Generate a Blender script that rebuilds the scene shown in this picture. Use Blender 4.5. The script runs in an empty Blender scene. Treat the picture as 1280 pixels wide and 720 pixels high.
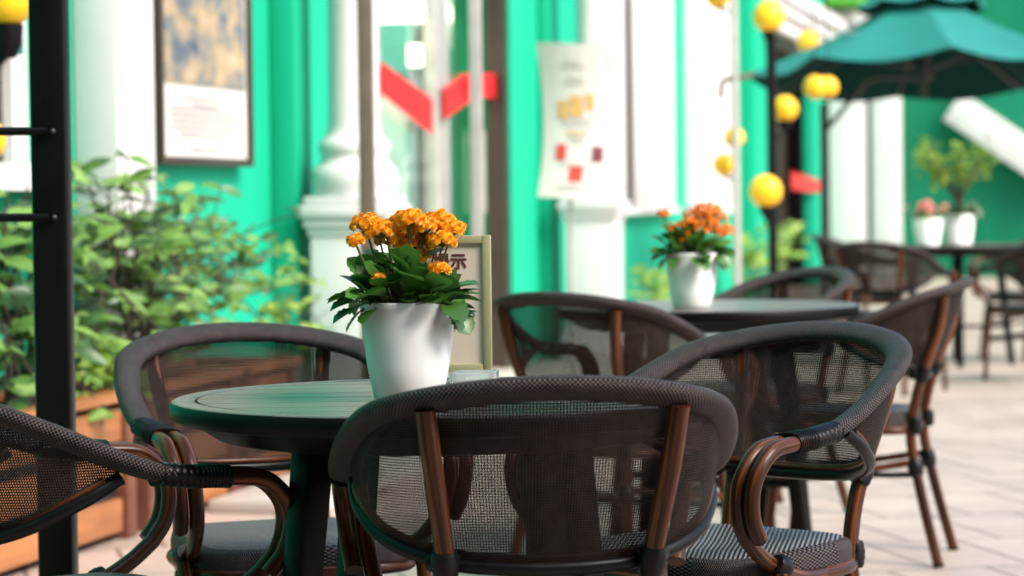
import bpy, bmesh, math, random
from mathutils import Vector, Matrix
V = Vector
random.seed(7)
R = math.radians
scn = bpy.context.scene
COL = scn.collection

# ------------------------------------------------------------------ camera
F_PX = 3340.0
CAM_H = 1.075
cam_rot = Matrix.Rotation(R(90 - 1.886), 3, 'X') @ Matrix.Rotation(R(-0.7), 3, 'Z')
cd = bpy.data.cameras.new('camera')
cam = bpy.data.objects.new('camera', cd)
COL.objects.link(cam)
cam.matrix_world = Matrix.Translation((0, 0, CAM_H)) @ cam_rot.to_4x4()
cd.sensor_width = 36.0
cd.lens = 36.0 * F_PX / 1280.0
cd.clip_start = 0.05
cd.clip_end = 500
cd.dof.use_dof = True
cd.dof.focus_distance = 4.45
cd.dof.aperture_fstop = 4.4
cd.dof.aperture_blades = 0
scn.camera = cam
CL = V((0, 0, CAM_H))

def ray(px, py):
    return cam_rot @ V(((px - 640) / F_PX, -(py - 360) / F_PX, -1.0))
def at(px, py, Y):
    """world point seen at that pixel of the photograph at depth Y"""
    r = ray(px, py)
    return CL + r * (Y / r.y)
def at_z(px, py, z):
    r = ray(px, py)
    return CL + r * ((z - CAM_H) / r.z)
def hit(px, py, p0, n):
    r = ray(px, py)
    return CL + r * ((p0 - CL).dot(n) / r.dot(n))

# ------------------------------------------------------------------ mesh builder
def catmull(pts, per=6):
    pts = [V(p) for p in pts]
    out = []
    n = len(pts)
    for i in range(n - 1):
        p0 = pts[i - 1] if i > 0 else pts[0] * 2 - pts[1]
        p1, p2 = pts[i], pts[i + 1]
        p3 = pts[i + 2] if i + 2 < n else pts[-1] * 2 - pts[-2]
        for k in range(per):
            t = k / per
            t2, t3 = t * t, t * t * t
            out.append(0.5 * ((2 * p1) + (p2 - p0) * t + (2 * p0 - 5 * p1 + 4 * p2 - p3) * t2 + (3 * p1 - p0 - 3 * p2 + p3) * t3))
    out.append(pts[-1].copy())
    return out

class MB:
    def __init__(s):
        s.v = []; s.f = []; s.uv = []; s.mi = []
    def add(s, verts, faces, uvs=None, mi=0):
        b = len(s.v)
        s.v += [V(p) for p in verts]
        for k, f in enumerate(faces):
            s.f.append([b + i for i in f])
            s.uv.append(uvs[k] if uvs else None)
            s.mi.append(mi)
    def sweep(s, path, sides, ups, sec, closed_caps=True, mi=0):
        """sec(i) -> list of (a, b) offsets along side / up"""
        n = len(path)
        verts = []; L = 0; ls = []
        for i, p in enumerate(path):
            if i: L += (path[i] - path[i - 1]).length
            ls.append(L)
            for a, b in sec(i):
                verts.append(p + sides[i] * a + ups[i] * b)
        m = len(sec(0))
        per = [0.0]
        s0 = sec(0)
        for k in range(m):
            a, b = s0[k], s0[(k + 1) % m]
            per.append(per[-1] + math.hypot(a[0] - b[0], a[1] - b[1]))
        faces = []; uvs = []
        for i in range(n - 1):
            for k in range(m):
                k2 = (k + 1) % m
                faces.append([i * m + k, i * m + k2, (i + 1) * m + k2, (i + 1) * m + k])
                uvs.append([(ls[i], per[k]), (ls[i], per[k + 1]), (ls[i + 1], per[k + 1]), (ls[i + 1], per[k])])
        if closed_caps:
            faces.append(list(range(m))[::-1]); uvs.append([(0, 0)] * m)
            faces.append([(n - 1) * m + k for k in range(m)]); uvs.append([(0, 0)] * m)
        s.add(verts, faces, uvs, mi)
    def tube(s, path, r, n=10, mi=0, caps=True):
        path = [V(p) for p in path]
        N = len(path)
        tang = []
        for i in range(N):
            a = path[max(i - 1, 0)]; b = path[min(i + 1, N - 1)]
            tang.append((b - a).normalized())
        ref = V((0, 0, 1)) if abs(tang[0].z) < 0.9 else V((1, 0, 0))
        side = tang[0].cross(ref).normalized()
        sides = []; ups = []
        for i in range(N):
            side = (side - tang[i] * side.dot(tang[i])).normalized()
            sides.append(side.copy()); ups.append(side.cross(tang[i]).normalized())
        rf = r if callable(r) else (lambda i: r)
        cs = [(math.cos(2 * math.pi * k / n), math.sin(2 * math.pi * k / n)) for k in range(n)]
        s.sweep(path, sides, ups, lambda i: [(c * rf(i), d * rf(i)) for c, d in cs], caps, mi)
    def box(s, lo, hi, mi=0, M=None):
        x0, y0, z0 = lo; x1, y1, z1 = hi
        vs = [V(p) for p in ((x0, y0, z0), (x1, y0, z0), (x1, y1, z0), (x0, y1, z0), (x0, y0, z1), (x1, y0, z1), (x1, y1, z1), (x0, y1, z1))]
        if M is not None: vs = [M @ p for p in vs]
        s.add(vs, [[3, 2, 1, 0], [4, 5, 6, 7], [0, 1, 5, 4], [1, 2, 6, 5], [2, 3, 7, 6], [3, 0, 4, 7]], None, mi)
    def lathe(s, prof, c=(0, 0, 0), n=32, mi=0, cap=True):
        c = V(c); m = len(prof); verts = []
        for k in range(n):
            a = 2 * math.pi * k / n
            for r, z in prof: verts.append(c + V((r * math.cos(a), r * math.sin(a), z)))
        faces = []
        for k in range(n):
            k2 = (k + 1) % n
            for i in range(m - 1):
                faces.append([k * m + i, k2 * m + i, k2 * m + i + 1, k * m + i + 1])
        if cap:
            if prof[0][0] > 1e-6: faces.append([k * m for k in range(n)][::-1])
            if prof[-1][0] > 1e-6: faces.append([k * m + m - 1 for k in range(n)])
        s.add(verts, faces, None, mi)
    def grid(s, fn, nu, nv, uvfn=None, mi=0):
        verts = [fn(i / nu, j / nv) for i in range(nu + 1) for j in range(nv + 1)]
        faces = []; uvs = []
        for i in range(nu):
            for j in range(nv):
                q = [(i, j), (i + 1, j), (i + 1, j + 1), (i, j + 1)]
                faces.append([a * (nv + 1) + b for a, b in q])
                uvs.append([(uvfn(a / nu, b / nv) if uvfn else (a / nu, b / nv)) for a, b in q])
        s.add(verts, faces, uvs, mi)
    def sphere(s, c, r, nu=12, nv=8, sz=1.0, mi=0):
        prof = [(r * math.sin(math.pi * j / nv), -r * sz * math.cos(math.pi * j / nv)) for j in range(nv + 1)]
        prof[0] = (1e-5, prof[0][1]); prof[-1] = (1e-5, prof[-1][1])
        s.lathe(prof, c, nu, mi, False)
    def build(s, name, mats, parent=None, smooth=True, bevel=0, solid=0, angle=40, loc=None, rz=None):
        me = bpy.data.meshes.new(name)
        me.from_pydata([tuple(p) for p in s.v], [], s.f)
        uvl = me.uv_layers.new(name='UVMap')
        k = 0
        for fi, f in enumerate(s.f):
            u = s.uv[fi]
            for j in range(len(f)):
                if u: uvl.data[k].uv = u[j]
                k += 1
        if not isinstance(mats, (list, tuple)): mats = [mats]
        for m in mats: me.materials.append(m)
        me.polygons.foreach_set('material_index', s.mi)
        bm = bmesh.new(); bm.from_mesh(me)
        bmesh.ops.recalc_face_normals(bm, faces=bm.faces) if not solid == 'raw' else None
        if bevel:
            es = [e for e in bm.edges if len(e.link_faces) == 2 and e.calc_face_angle(0) > 0.5]
            bmesh.ops.bevel(bm, geom=es, offset=bevel, segments=2, profile=0.5, affect='EDGES')
        bm.to_mesh(me); bm.free()
        if smooth:
            me.polygons.foreach_set('use_smooth', [True] * len(me.polygons))
            me.set_sharp_from_angle(angle=R(angle))
        o = bpy.data.objects.new(name, me)
        COL.objects.link(o)
        if parent: o.parent = parent
        if loc is not None: o.location = loc
        if rz is not None: o.rotation_euler.z = rz
        return o

def tag(o, label=None, cat=None, group=None, kind=None):
    if label: o['label'] = label
    if cat: o['category'] = cat
    if group: o['group'] = group
    if kind: o['kind'] = kind
    return o
def thing(name, label, cat, loc=(0, 0, 0), rz=0, group=None):
    o = bpy.data.objects.new(name, None)
    COL.objects.link(o)
    o.location = loc; o.rotation_euler = (0, 0, rz)
    o.empty_display_size = 0.1
    return tag(o, label, cat, group)
def copy_tree(o, parent=None):
    c = o.copy(); COL.objects.link(c)
    if parent: c.parent = parent
    for ch in list(o.children): copy_tree(ch, c)
    return c

# ------------------------------------------------------------------ materials
class NT:
    def __init__(s, name):
        s.m = bpy.data.materials.new(name); s.m.use_nodes = True
        s.t = s.m.node_tree; s.n = s.t.nodes; s.l = s.t.links
        s.b = s.n['Principled BSDF']; s.out = s.n['Material Output']
    def node(s, typ, **kw):
        n = s.n.new(typ)
        for k, v in kw.items():
            setattr(n, k, v)
        return n
    def link(s, a, b): s.l.new(a, b)
    def math(s, op, a, b=None, c=None):
        n = s.node('ShaderNodeMath', operation=op)
        for i, x in enumerate((a, b, c)):
            if x is None: continue
            if isinstance(x, (int, float)): n.inputs[i].default_value = x
            else: s.link(x, n.inputs[i])
        return n.outputs[0]
    def ramp(s, fac, stops):
        n = s.node('ShaderNodeValToRGB')
        e = n.color_ramp.elements
        while len(e) < len(stops): e.new(0.5)
        for k, (p, c) in enumerate(stops):
            e[k].position = p; e[k].color = (*c, 1)
        s.link(fac, n.inputs[0])
        return n.outputs[0]
    def noise(s, vec=None, scale=5, detail=4, rough=0.55):
        n = s.node('ShaderNodeTexNoise')
        n.inputs['Scale'].default_value = scale; n.inputs['Detail'].default_value = detail; n.inputs['Roughness'].default_value = rough
        if vec is not None: s.link(vec, n.inputs['Vector'])
        return n.outputs['Fac']
    def obj(s): return s.node('ShaderNodeTexCoord').outputs['Object']
    def uv(s): return s.node('ShaderNodeTexCoord').outputs['UV']
    def mapping(s, vec, scale=(1, 1, 1), rot=(0, 0, 0), loc=(0, 0, 0)):
        n = s.node('ShaderNodeMapping')
        n.inputs['Scale'].default_value = scale; n.inputs['Rotation'].default_value = rot; n.inputs['Location'].default_value = loc
        s.link(vec, n.inputs['Vector'])
        return n.outputs[0]
    def bump(s, h, strength=0.3, dist=0.01):
        n = s.node('ShaderNodeBump')
        n.inputs['Strength'].default_value = strength; n.inputs['Distance'].default_value = dist
        s.link(h, n.inputs['Height']); s.link(n.outputs[0], s.b.inputs['Normal'])
    def dull(s, v):
        s.b.inputs['Specular IOR Level'].default_value = v
    def set(s, rough=None, metal=None, spec=None, coat=None):
        if rough is not None: s.b.inputs['Roughness'].default_value = rough
        if metal is not None: s.b.inputs['Metallic'].default_value = metal
        if spec is not None: s.b.inputs['Specular IOR Level'].default_value = spec
        if coat is not None: s.b.inputs['Coat Weight'].default_value = coat

def mat_plain(name, c, rough=0.5, metal=0, var=0.12, scale=8, bump=0, spec=0.5, c2=None, coat=0):
    t = NT(name)
    f = t.noise(t.obj(), scale, 5, 0.6)
    lo = tuple(x * (1 - var) for x in c) if c2 is None else c2
    hi = tuple(min(1, x * (1 + var)) for x in c)
    t.link(t.ramp(f, [(0.3, lo), (0.7, hi)]), t.b.inputs['Base Color'])
    t.set(rough, metal, spec, coat)
    rr = t.math('MULTIPLY_ADD', f, 0.2, rough - 0.1)
    t.link(rr, t.b.inputs['Roughness'])
    if bump: t.bump(t.noise(t.obj(), scale * 8, 3), bump, 0.004)
    return t.m

def mat_leaf(name, c1, c2, rough=0.4, trans=0.25):
    t = NT(name)
    geo = t.node('ShaderNodeNewGeometry')
    f = geo.outputs['Random Per Island']
    f2 = t.noise(t.obj(), 22, 2)
    mix = t.math('MULTIPLY_ADD', f2, 0.5, t.math('MULTIPLY', f, 0.6))
    col = t.ramp(mix, [(0.2, c1), (0.85, c2)])
    t.link(col, t.b.inputs['Base Color'])
    t.set(rough)
    tr = t.node('ShaderNodeBsdfTranslucent')
    t.link(col, tr.inputs[0])
    mx = t.node('ShaderNodeMixShader'); mx.inputs[0].default_value = trans
    t.link(t.b.outputs[0], mx.inputs[1]); t.link(tr.outputs[0], mx.inputs[2])
    t.link(mx.outputs[0], t.out.inputs[0])
    return t.m

PITCH = 0.0043
def weave(name, holes, c_dark, c_light, rough=0.5, pitch=PITCH, vs=1.0, stripe=False):
    t = NT(name)
    sp = t.node('ShaderNodeSeparateXYZ'); t.link(t.uv(), sp.inputs[0])
    k = 2 * math.pi / pitch
    wob = t.math('MULTIPLY_ADD', t.noise(t.uv(), 60, 2), 0.9, -0.45)
    su = t.math('SINE', t.math('ADD', t.math('MULTIPLY', sp.outputs[0], k), wob))
    sv = t.math('SINE', t.math('ADD', t.math('MULTIPLY', sp.outputs[1], k * vs), wob))
    prod = t.math('MULTIPLY', su, sv)
    big = t.noise(t.uv(), 45, 3)
    g = t.math('MULTIPLY_ADD', prod, 0.6, t.math('MULTIPLY_ADD', big, 0.4, 0.25))
    if stripe: g = t.math('MULTIPLY_ADD', su, 0.45, t.math('MULTIPLY_ADD', sv, 0.08, 0.5))
    col = t.ramp(g, [(0.34, c_dark), (0.9, c_light)])
    t.link(col, t.b.inputs['Base Color'])
    t.set(rough)
    t.dull(0.06 if holes is not None else 0.12)
    t.bump(t.math('MULTIPLY', prod, 1.0), 0.6, 0.0012)
    if holes is not None:
        mn = t.math('MINIMUM', su, sv)
        mr = t.node('ShaderNodeMapRange', interpolation_type='SMOOTHSTEP')
        mr.inputs['From Min'].default_value = holes - 0.12; mr.inputs['From Max'].default_value = holes + 0.12
        t.link(mn, mr.inputs['Value'])
        tr = t.node('ShaderNodeBsdfTransparent')
        mx = t.node('ShaderNodeMixShader')
        t.link(mr.outputs[0], mx.inputs[0]); t.link(t.b.outputs[0], mx.inputs[1]); t.link(tr.outputs[0], mx.inputs[2])
        t.link(mx.outputs[0], t.out.inputs[0])
    return t.m

def mat_bamboo(name):
    t = NT(name)
    v = t.mapping(t.uv(), (2.5, 95.0, 1))
    f = t.noise(v, 1.0, 4, 0.65)
    t.link(t.ramp(f, [(0.36, (0.004, 0.0018, 0.001)), (0.50, (0.055, 0.016, 0.006)), (0.68, (0.21, 0.070, 0.024))]), t.b.inputs['Base Color'])
    t.set(0.28, spec=0.22)
    t.bump(f, 0.15, 0.001)
    return t.m

def mat_paving():
    t = NT('stone_paving')
    ob = t.obj()
    v = t.mapping(ob, (1, 1, 1), (0, 0, R(-12.6)))
    br = t.node('ShaderNodeTexBrick')
    br.inputs['Scale'].default_value = 1.0
    br.inputs['Brick Width'].default_value = 0.30; br.inputs['Row Height'].default_value = 0.60
    br.offset = 0.5
    br.inputs['Mortar Size'].default_value = 0.009; br.inputs['Mortar Smooth'].default_value = 0.3
    br.inputs['Bias'].default_value = -0.2
    br.inputs['Color1'].default_value = (0.52, 0.415, 0.35, 1); br.inputs['Color2'].default_value = (0.45, 0.355, 0.30, 1)
    br.inputs['Mortar'].default_value = (0.19, 0.14, 0.11, 1)
    t.link(v, br.inputs['Vector'])
    n = t.noise(ob, 2.2, 6, 0.65)
    n2 = t.noise(ob, 30, 4, 0.6)
    mx = t.node('ShaderNodeMix', data_type='RGBA', blend_type='MULTIPLY')
    mx.inputs['Factor'].default_value = 1.0
    t.link(br.outputs['Color'], mx.inputs['A'])
    t.link(t.ramp(t.math('MULTIPLY_ADD', n2, 0.35, t.math('MULTIPLY', n, 0.65)), [(0.3, (0.68, 0.64, 0.61)), (0.65, (1, 1, 1))]), mx.inputs['B'])
    t.link(mx.outputs['Result'], t.b.inputs['Base Color'])
    t.set(0.5)
    t.link(t.math('MULTIPLY_ADD', n, 0.35, 0.28), t.b.inputs['Roughness'])
    t.bump(t.math('MULTIPLY_ADD', n2, 0.2, br.outputs['Fac']), -0.4, 0.004)
    return t.m

def mat_tabletop():
    t = NT('table_slats')
    ob = t.obj()
    v = t.mapping(ob, (2.5, 60, 10))
    f = t.noise(v, 1.0, 4, 0.6)
    sp = t.node('ShaderNodeSeparateXYZ'); t.link(ob, sp.inputs[0])
    t.link(t.ramp(f, [(0.3, (0.055, 0.040, 0.034)), (0.7, (0.15, 0.115, 0.098))]), t.b.inputs['Base Color'])
    t.set(0.22, spec=0.5)
    t.link(t.math('MULTIPLY_ADD', f, 0.2, 0.2), t.b.inputs['Roughness'])
    t.bump(f, 0.12, 0.001)
    return t.m

def mat_wood(name, a, b, rough=0.5):
    t = NT(name)
    v = t.mapping(t.obj(), (3, 40, 40))
    f = t.noise(v, 1.0, 5, 0.6)
    f2 = t.noise(t.obj(), 4, 2)
    g = t.math('MULTIPLY_ADD', f2, 0.4, t.math('MULTIPLY', f, 0.6))
    t.link(t.ramp(g, [(0.3, a), (0.7, b)]), t.b.inputs['Base Color'])
    t.set(rough); t.bump(f, 0.2, 0.002)
    return t.m

def mat_wall(name, c, dirt=(0.7, 0.7, 0.7)):
    t = NT(name)
    ob = t.obj()
    n = t.noise(t.mapping(ob, (1, 1, 0.35)), 1.6, 6, 0.6)
    n2 = t.noise(ob, 90, 3)
    t.link(t.ramp(n, [(0.25, tuple(x * d for x, d in zip(c, dirt))), (0.6, c)]), t.b.inputs['Base Color'])
    t.set(0.7, spec=.2); t.bump(n2, 0.25, 0.003)
    return t.m

M = {}
M['mesh'] = weave('open_textile_mesh', 0.40, (0.004, 0.0026, 0.002), (0.088, 0.062, 0.054))
M['weave'] = weave('tight_textile_weave', None, (0.0015, 0.001, 0.001), (0.125, 0.098, 0.094), 0.42, 0.0066)
M['seatweave'] = weave('seat_textile_weave', None, (0.004, 0.0035, 0.004), (0.25, 0.225, 0.24), 0.42, 0.0085, 1.4, True)
M['bamboo'] = mat_bamboo('painted_bamboo')
M['blackwrap'] = mat_plain('black_cord_wrap', (0.005, 0.0045, 0.005), 0.34, var=0.3, scale=40, spec=.2)
M['blackmetal'] = mat_plain('black_painted_metal', (0.003, 0.003, 0.0035), 0.4, var=0.3, scale=6, spec=.15)
M['tabletop'] = mat_tabletop()
M['tabledark'] = mat_plain('dark_table_wood', (0.004, 0.0028, 0.0024), 0.4, var=0.35, scale=14, spec=.12)
M['paving'] = mat_paving()
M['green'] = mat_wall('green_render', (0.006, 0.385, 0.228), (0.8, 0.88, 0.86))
M['greend'] = mat_wall('shaded_green_render', (0.002, 0.17, 0.085))  # darker copy of the green render, with shade put into the colour
M['white'] = mat_wall('white_render', (0.62, 0.61, 0.605), (0.86, 0.86, 0.86))
M['stone'] = mat_plain('pale_stone', (0.40, 0.37, 0.33), 0.6, var=0.15, scale=5, bump=0.3)
M['wood'] = mat_wood('orange_timber', (0.22, 0.075, 0.022), (0.48, 0.185, 0.06))
M['wooddark'] = mat_wood('red_timber_post', (0.09, 0.028, 0.015), (0.18, 0.06, 0.03))
M['soil'] = mat_plain('soil', (0.035, 0.024, 0.016), 0.9, var=0.5, scale=40, bump=0.8)
M['greypost'] = mat_plain('taupe_metal', (0.155, 0.125, 0.095), 0.4, metal=0.3)
M['frame'] = mat_plain('aluminium_frame', (0.46, 0.45, 0.43), 0.35, metal=0.4)
M['brown'] = mat_plain('brown_frame', (0.032, 0.019, 0.014), 0.45)
M['potwhite'] = mat_plain('white_plastic', (0.86, 0.88, 0.87), 0.38, var=0.03, scale=3)
M['leaf'] = mat_leaf('kalanchoe_leaf', (0.022, 0.085, 0.013), (0.10, 0.26, 0.04), 0.32, 0.25)
M['leafb'] = mat_leaf('shrub_leaf', (0.08, 0.215, 0.035), (0.27, 0.46, 0.10), 0.5, 0.42)
M['leafd'] = mat_leaf('dark_shrub_leaf', (0.022, 0.06, 0.02), (0.075, 0.17, 0.055), 0.38, 0.25)
M['leafy'] = mat_leaf('lime_leaf', (0.14, 0.28, 0.03), (0.36, 0.48, 0.07), 0.45, 0.35)
M['stem'] = mat_plain('green_stem', (0.07, 0.10, 0.035), 0.5)
M['bark'] = mat_plain('dark_bark', (0.05, 0.035, 0.025), 0.8, var=0.4, scale=30, bump=0.5)
M['orange'] = mat_leaf('orange_petal', (0.92, 0.27, 0.002), (0.99, 0.60, 0.015), 0.5, 0.4)
M['redorange'] = mat_leaf('deep_orange_petal', (0.88, 0.19, 0.002), (0.97, 0.38, 0.008), 0.5, 0.4)
M['pink'] = mat_leaf('pink_petal', (0.7, 0.15, 0.12), (0.85, 0.45, 0.42), 0.5, 0.25)
M['signframe'] = mat_plain('olive_gold_frame', (0.36, 0.34, 0.19), 0.35, var=0.06, metal=0.15)
M['paper'] = mat_plain('beige_paper', (0.62, 0.52, 0.42), 0.5, var=0.06, scale=12)
M['ink'] = mat_plain('maroon_ink', (0.10, 0.015, 0.015), 0.6)
M['whitepaper'] = mat_plain('white_paper', (0.62, 0.595, 0.55), 0.5, var=0.03)
M['greyink'] = mat_plain('grey_ink', (0.34, 0.32, 0.31), 0.6)
M['faintink'] = mat_plain('faint_grey_print', (0.48, 0.455, 0.42), 0.6)
M['ribbon'] = mat_plain('red_satin', (0.58, 0.006, 0.012), 0.4, var=0.15, scale=3)
M['teal'] = mat_plain('teal_canvas', (0.004, 0.165, 0.145), 0.8, var=0.1, scale=4)
M['undershade'] = mat_plain('shaded_teal_canvas', (0.001, 0.028, 0.024), 0.9, var=0.1, scale=4, spec=.1)  # teal canvas darkened: the underside's shade is put into the colour
M['umbmetal'] = mat_plain('grey_umbrella_metal', (0.035, 0.035, 0.034), 0.4, metal=0.3)
M['lantern'] = mat_plain('yellow_globe', (0.90, 0.50, 0.015), 0.3, var=0.05, spec=0.4)
M['interior'] = mat_plain('shop_interior', (0.55, 0.74, 0.80), 0.7)
M['interiorteal'] = mat_plain('teal_reflection_colour', (0.06, 0.26, 0.28), 0.6)  # reflection colour for the boxes behind the door glass
M['interioramber'] = mat_plain('amber_shop_panel', (0.75, 0.50, 0.16), 0.6)
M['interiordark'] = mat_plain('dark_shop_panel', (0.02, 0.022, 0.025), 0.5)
M['bluegrey'] = mat_plain('pale_bluegrey', (0.42, 0.47, 0.48), 0.5)  # pale blue-grey of the farther window's pane and frame
M['awning'] = mat_plain('grass_green_canvas', (0.07, 0.30, 0.02), 0.7)
M['foodred'] = mat_plain('red_print', (0.55, 0.06, 0.04), 0.5, var=0.4, scale=60)
M['foodtan'] = mat_plain('tan_print', (0.62, 0.36, 0.12), 0.5, var=0.4, scale=60)
M['fooddark'] = mat_plain('plum_print', (0.16, 0.03, 0.05), 0.5, var=0.4, scale=60)
def mat_glass(name, tint, rough=0.02, alpha=0.25):
    t = NT(name)
    g = t.node('ShaderNodeBsdfGlossy'); g.inputs['Roughness'].default_value = rough
    tr = t.node('ShaderNodeBsdfTransparent'); tr.inputs[0].default_value = (*tint, 1)
    fr = t.node('ShaderNodeFresnel'); fr.inputs[0].default_value = 1.45
    n = t.noise(t.obj(), 1.5, 2)
    bf_ = t.node('ShaderNodeNewGeometry').outputs['Backfacing']
    f = t.math('MULTIPLY', t.math('ADD', fr.outputs[0], t.math('MULTIPLY', n, 0.03)), t.math('SUBTRACT', 1.0, bf_))
    mx = t.node('ShaderNodeMixShader')
    t.link(f, mx.inputs[0]); t.link(tr.outputs[0], mx.inputs[1]); t.link(g.outputs[0], mx.inputs[2])
    t.link(mx.outputs[0], t.out.inputs[0])
    return t.m
M['glass'] = mat_glass('door_glass', (0.86, 0.93, 0.92))
def mat_thickglass():
    t = NT('thick_clear_glass')
    t.b.inputs['Base Color'].default_value = (.93, .97, .96, 1); t.b.inputs['Transmission Weight'].default_value = .75; t.b.inputs['IOR'].default_value = 1.5
    n = t.noise(t.obj(), 60, 2); t.link(t.math('MULTIPLY_ADD', n, .15, .02), t.b.inputs['Roughness'])
    return t.m
M['ashglass'] = mat_thickglass()
M['acrylic'] = mat_glass('clear_acrylic', (0.90, 0.95, 0.93), 0.05)
def mat_posterphoto():
    t = NT('poster_photo')
    ob = t.obj()
    f = t.noise(t.mapping(ob, (3, 3, 5)), 1.2, 4, 0.6)
    t.link(t.ramp(f, [(0.34, (0.02, 0.05, 0.11)), (0.45, (0.16, 0.17, 0.17)), (0.55, (0.36, 0.26, 0.15)), (0.75, (0.50, 0.40, 0.28))]), t.b.inputs['Base Color'])
    t.set(0.4)
    return t.m
def mat_lit(name, c, e):
    t = NT(name)
    f = t.noise(t.obj(), 2.0, 2)
    col = t.ramp(f, [(0.3, tuple(x * .8 for x in c)), (0.7, c)])
    t.link(col, t.b.inputs['Base Color']); t.link(col, t.b.inputs['Emission Color']); t.b.inputs['Emission Strength'].default_value = e
    return t.m
M['amberglow'] = mat_lit('added_amber_glow', (0.90, 0.76, 0.50), 3.4)  # emission for the glowing pieces added inside the shop
M['photo'] = mat_posterphoto()

# ------------------------------------------------------------------ ground
g = MB(); g.box((-60, -40, -0.3), (60, 120, 0))
tag(g.build('pavement', M['paving'], smooth=False), kind='structure')

# ------------------------------------------------------------------ the chair
def halfpath(pts, per=6):
    """mirror a half path (from the right arm end to the middle) into a full right-to-left path"""
    full = [V(p) for p in pts] + [V((-p[0], p[1], p[2])) for p in reversed(pts[:-1])]
    return catmull(full, per)

RIM = [(.268, .135, .649), (.278, .06, .657), (.281, -.02, .683), (.272, -.120, .727), (.242, -.222, .771), (.176, -.298, .795), (.088, -.338, .809), (0, -.349, .813)]
LOW = [(.268, -.01, .655), (.262, -.075, .620), (.225, -.150, .581), (.150, -.208, .556), (.075, -.230, .548), (0, -.236, .546)]

def rim_frames(path):
    N = len(path); sides = []; ups = []
    for i in range(N):
        t = (path[min(i + 1, N - 1)] - path[max(i - 1, 0)]).normalized()
        out = V((path[i].x, path[i].y - 0.05, 0)).normalized()
        out = (out - t * out.dot(t)).normalized()
        up = t.cross(out)
        if up.z < 0: up = -up
        a = R(30) * min(1, max(0, (0.12 - path[i].y) / 0.2))
        s2 = (out * math.cos(a) + up * math.sin(a)).normalized()
        u2 = (up * math.cos(a) - out * math.sin(a)).normalized()
        sides.append(s2); ups.append(u2)
    return sides, ups

def ellipse(a, b, n=18, p=0.8):
    out = []
    for k in range(n):
        c, s_ = math.cos(2 * math.pi * k / n), math.sin(2 * math.pi * k / n)
        out.append((a * math.copysign(abs(c) ** p, c), b * math.copysign(abs(s_) ** p, s_)))
    return out

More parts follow.
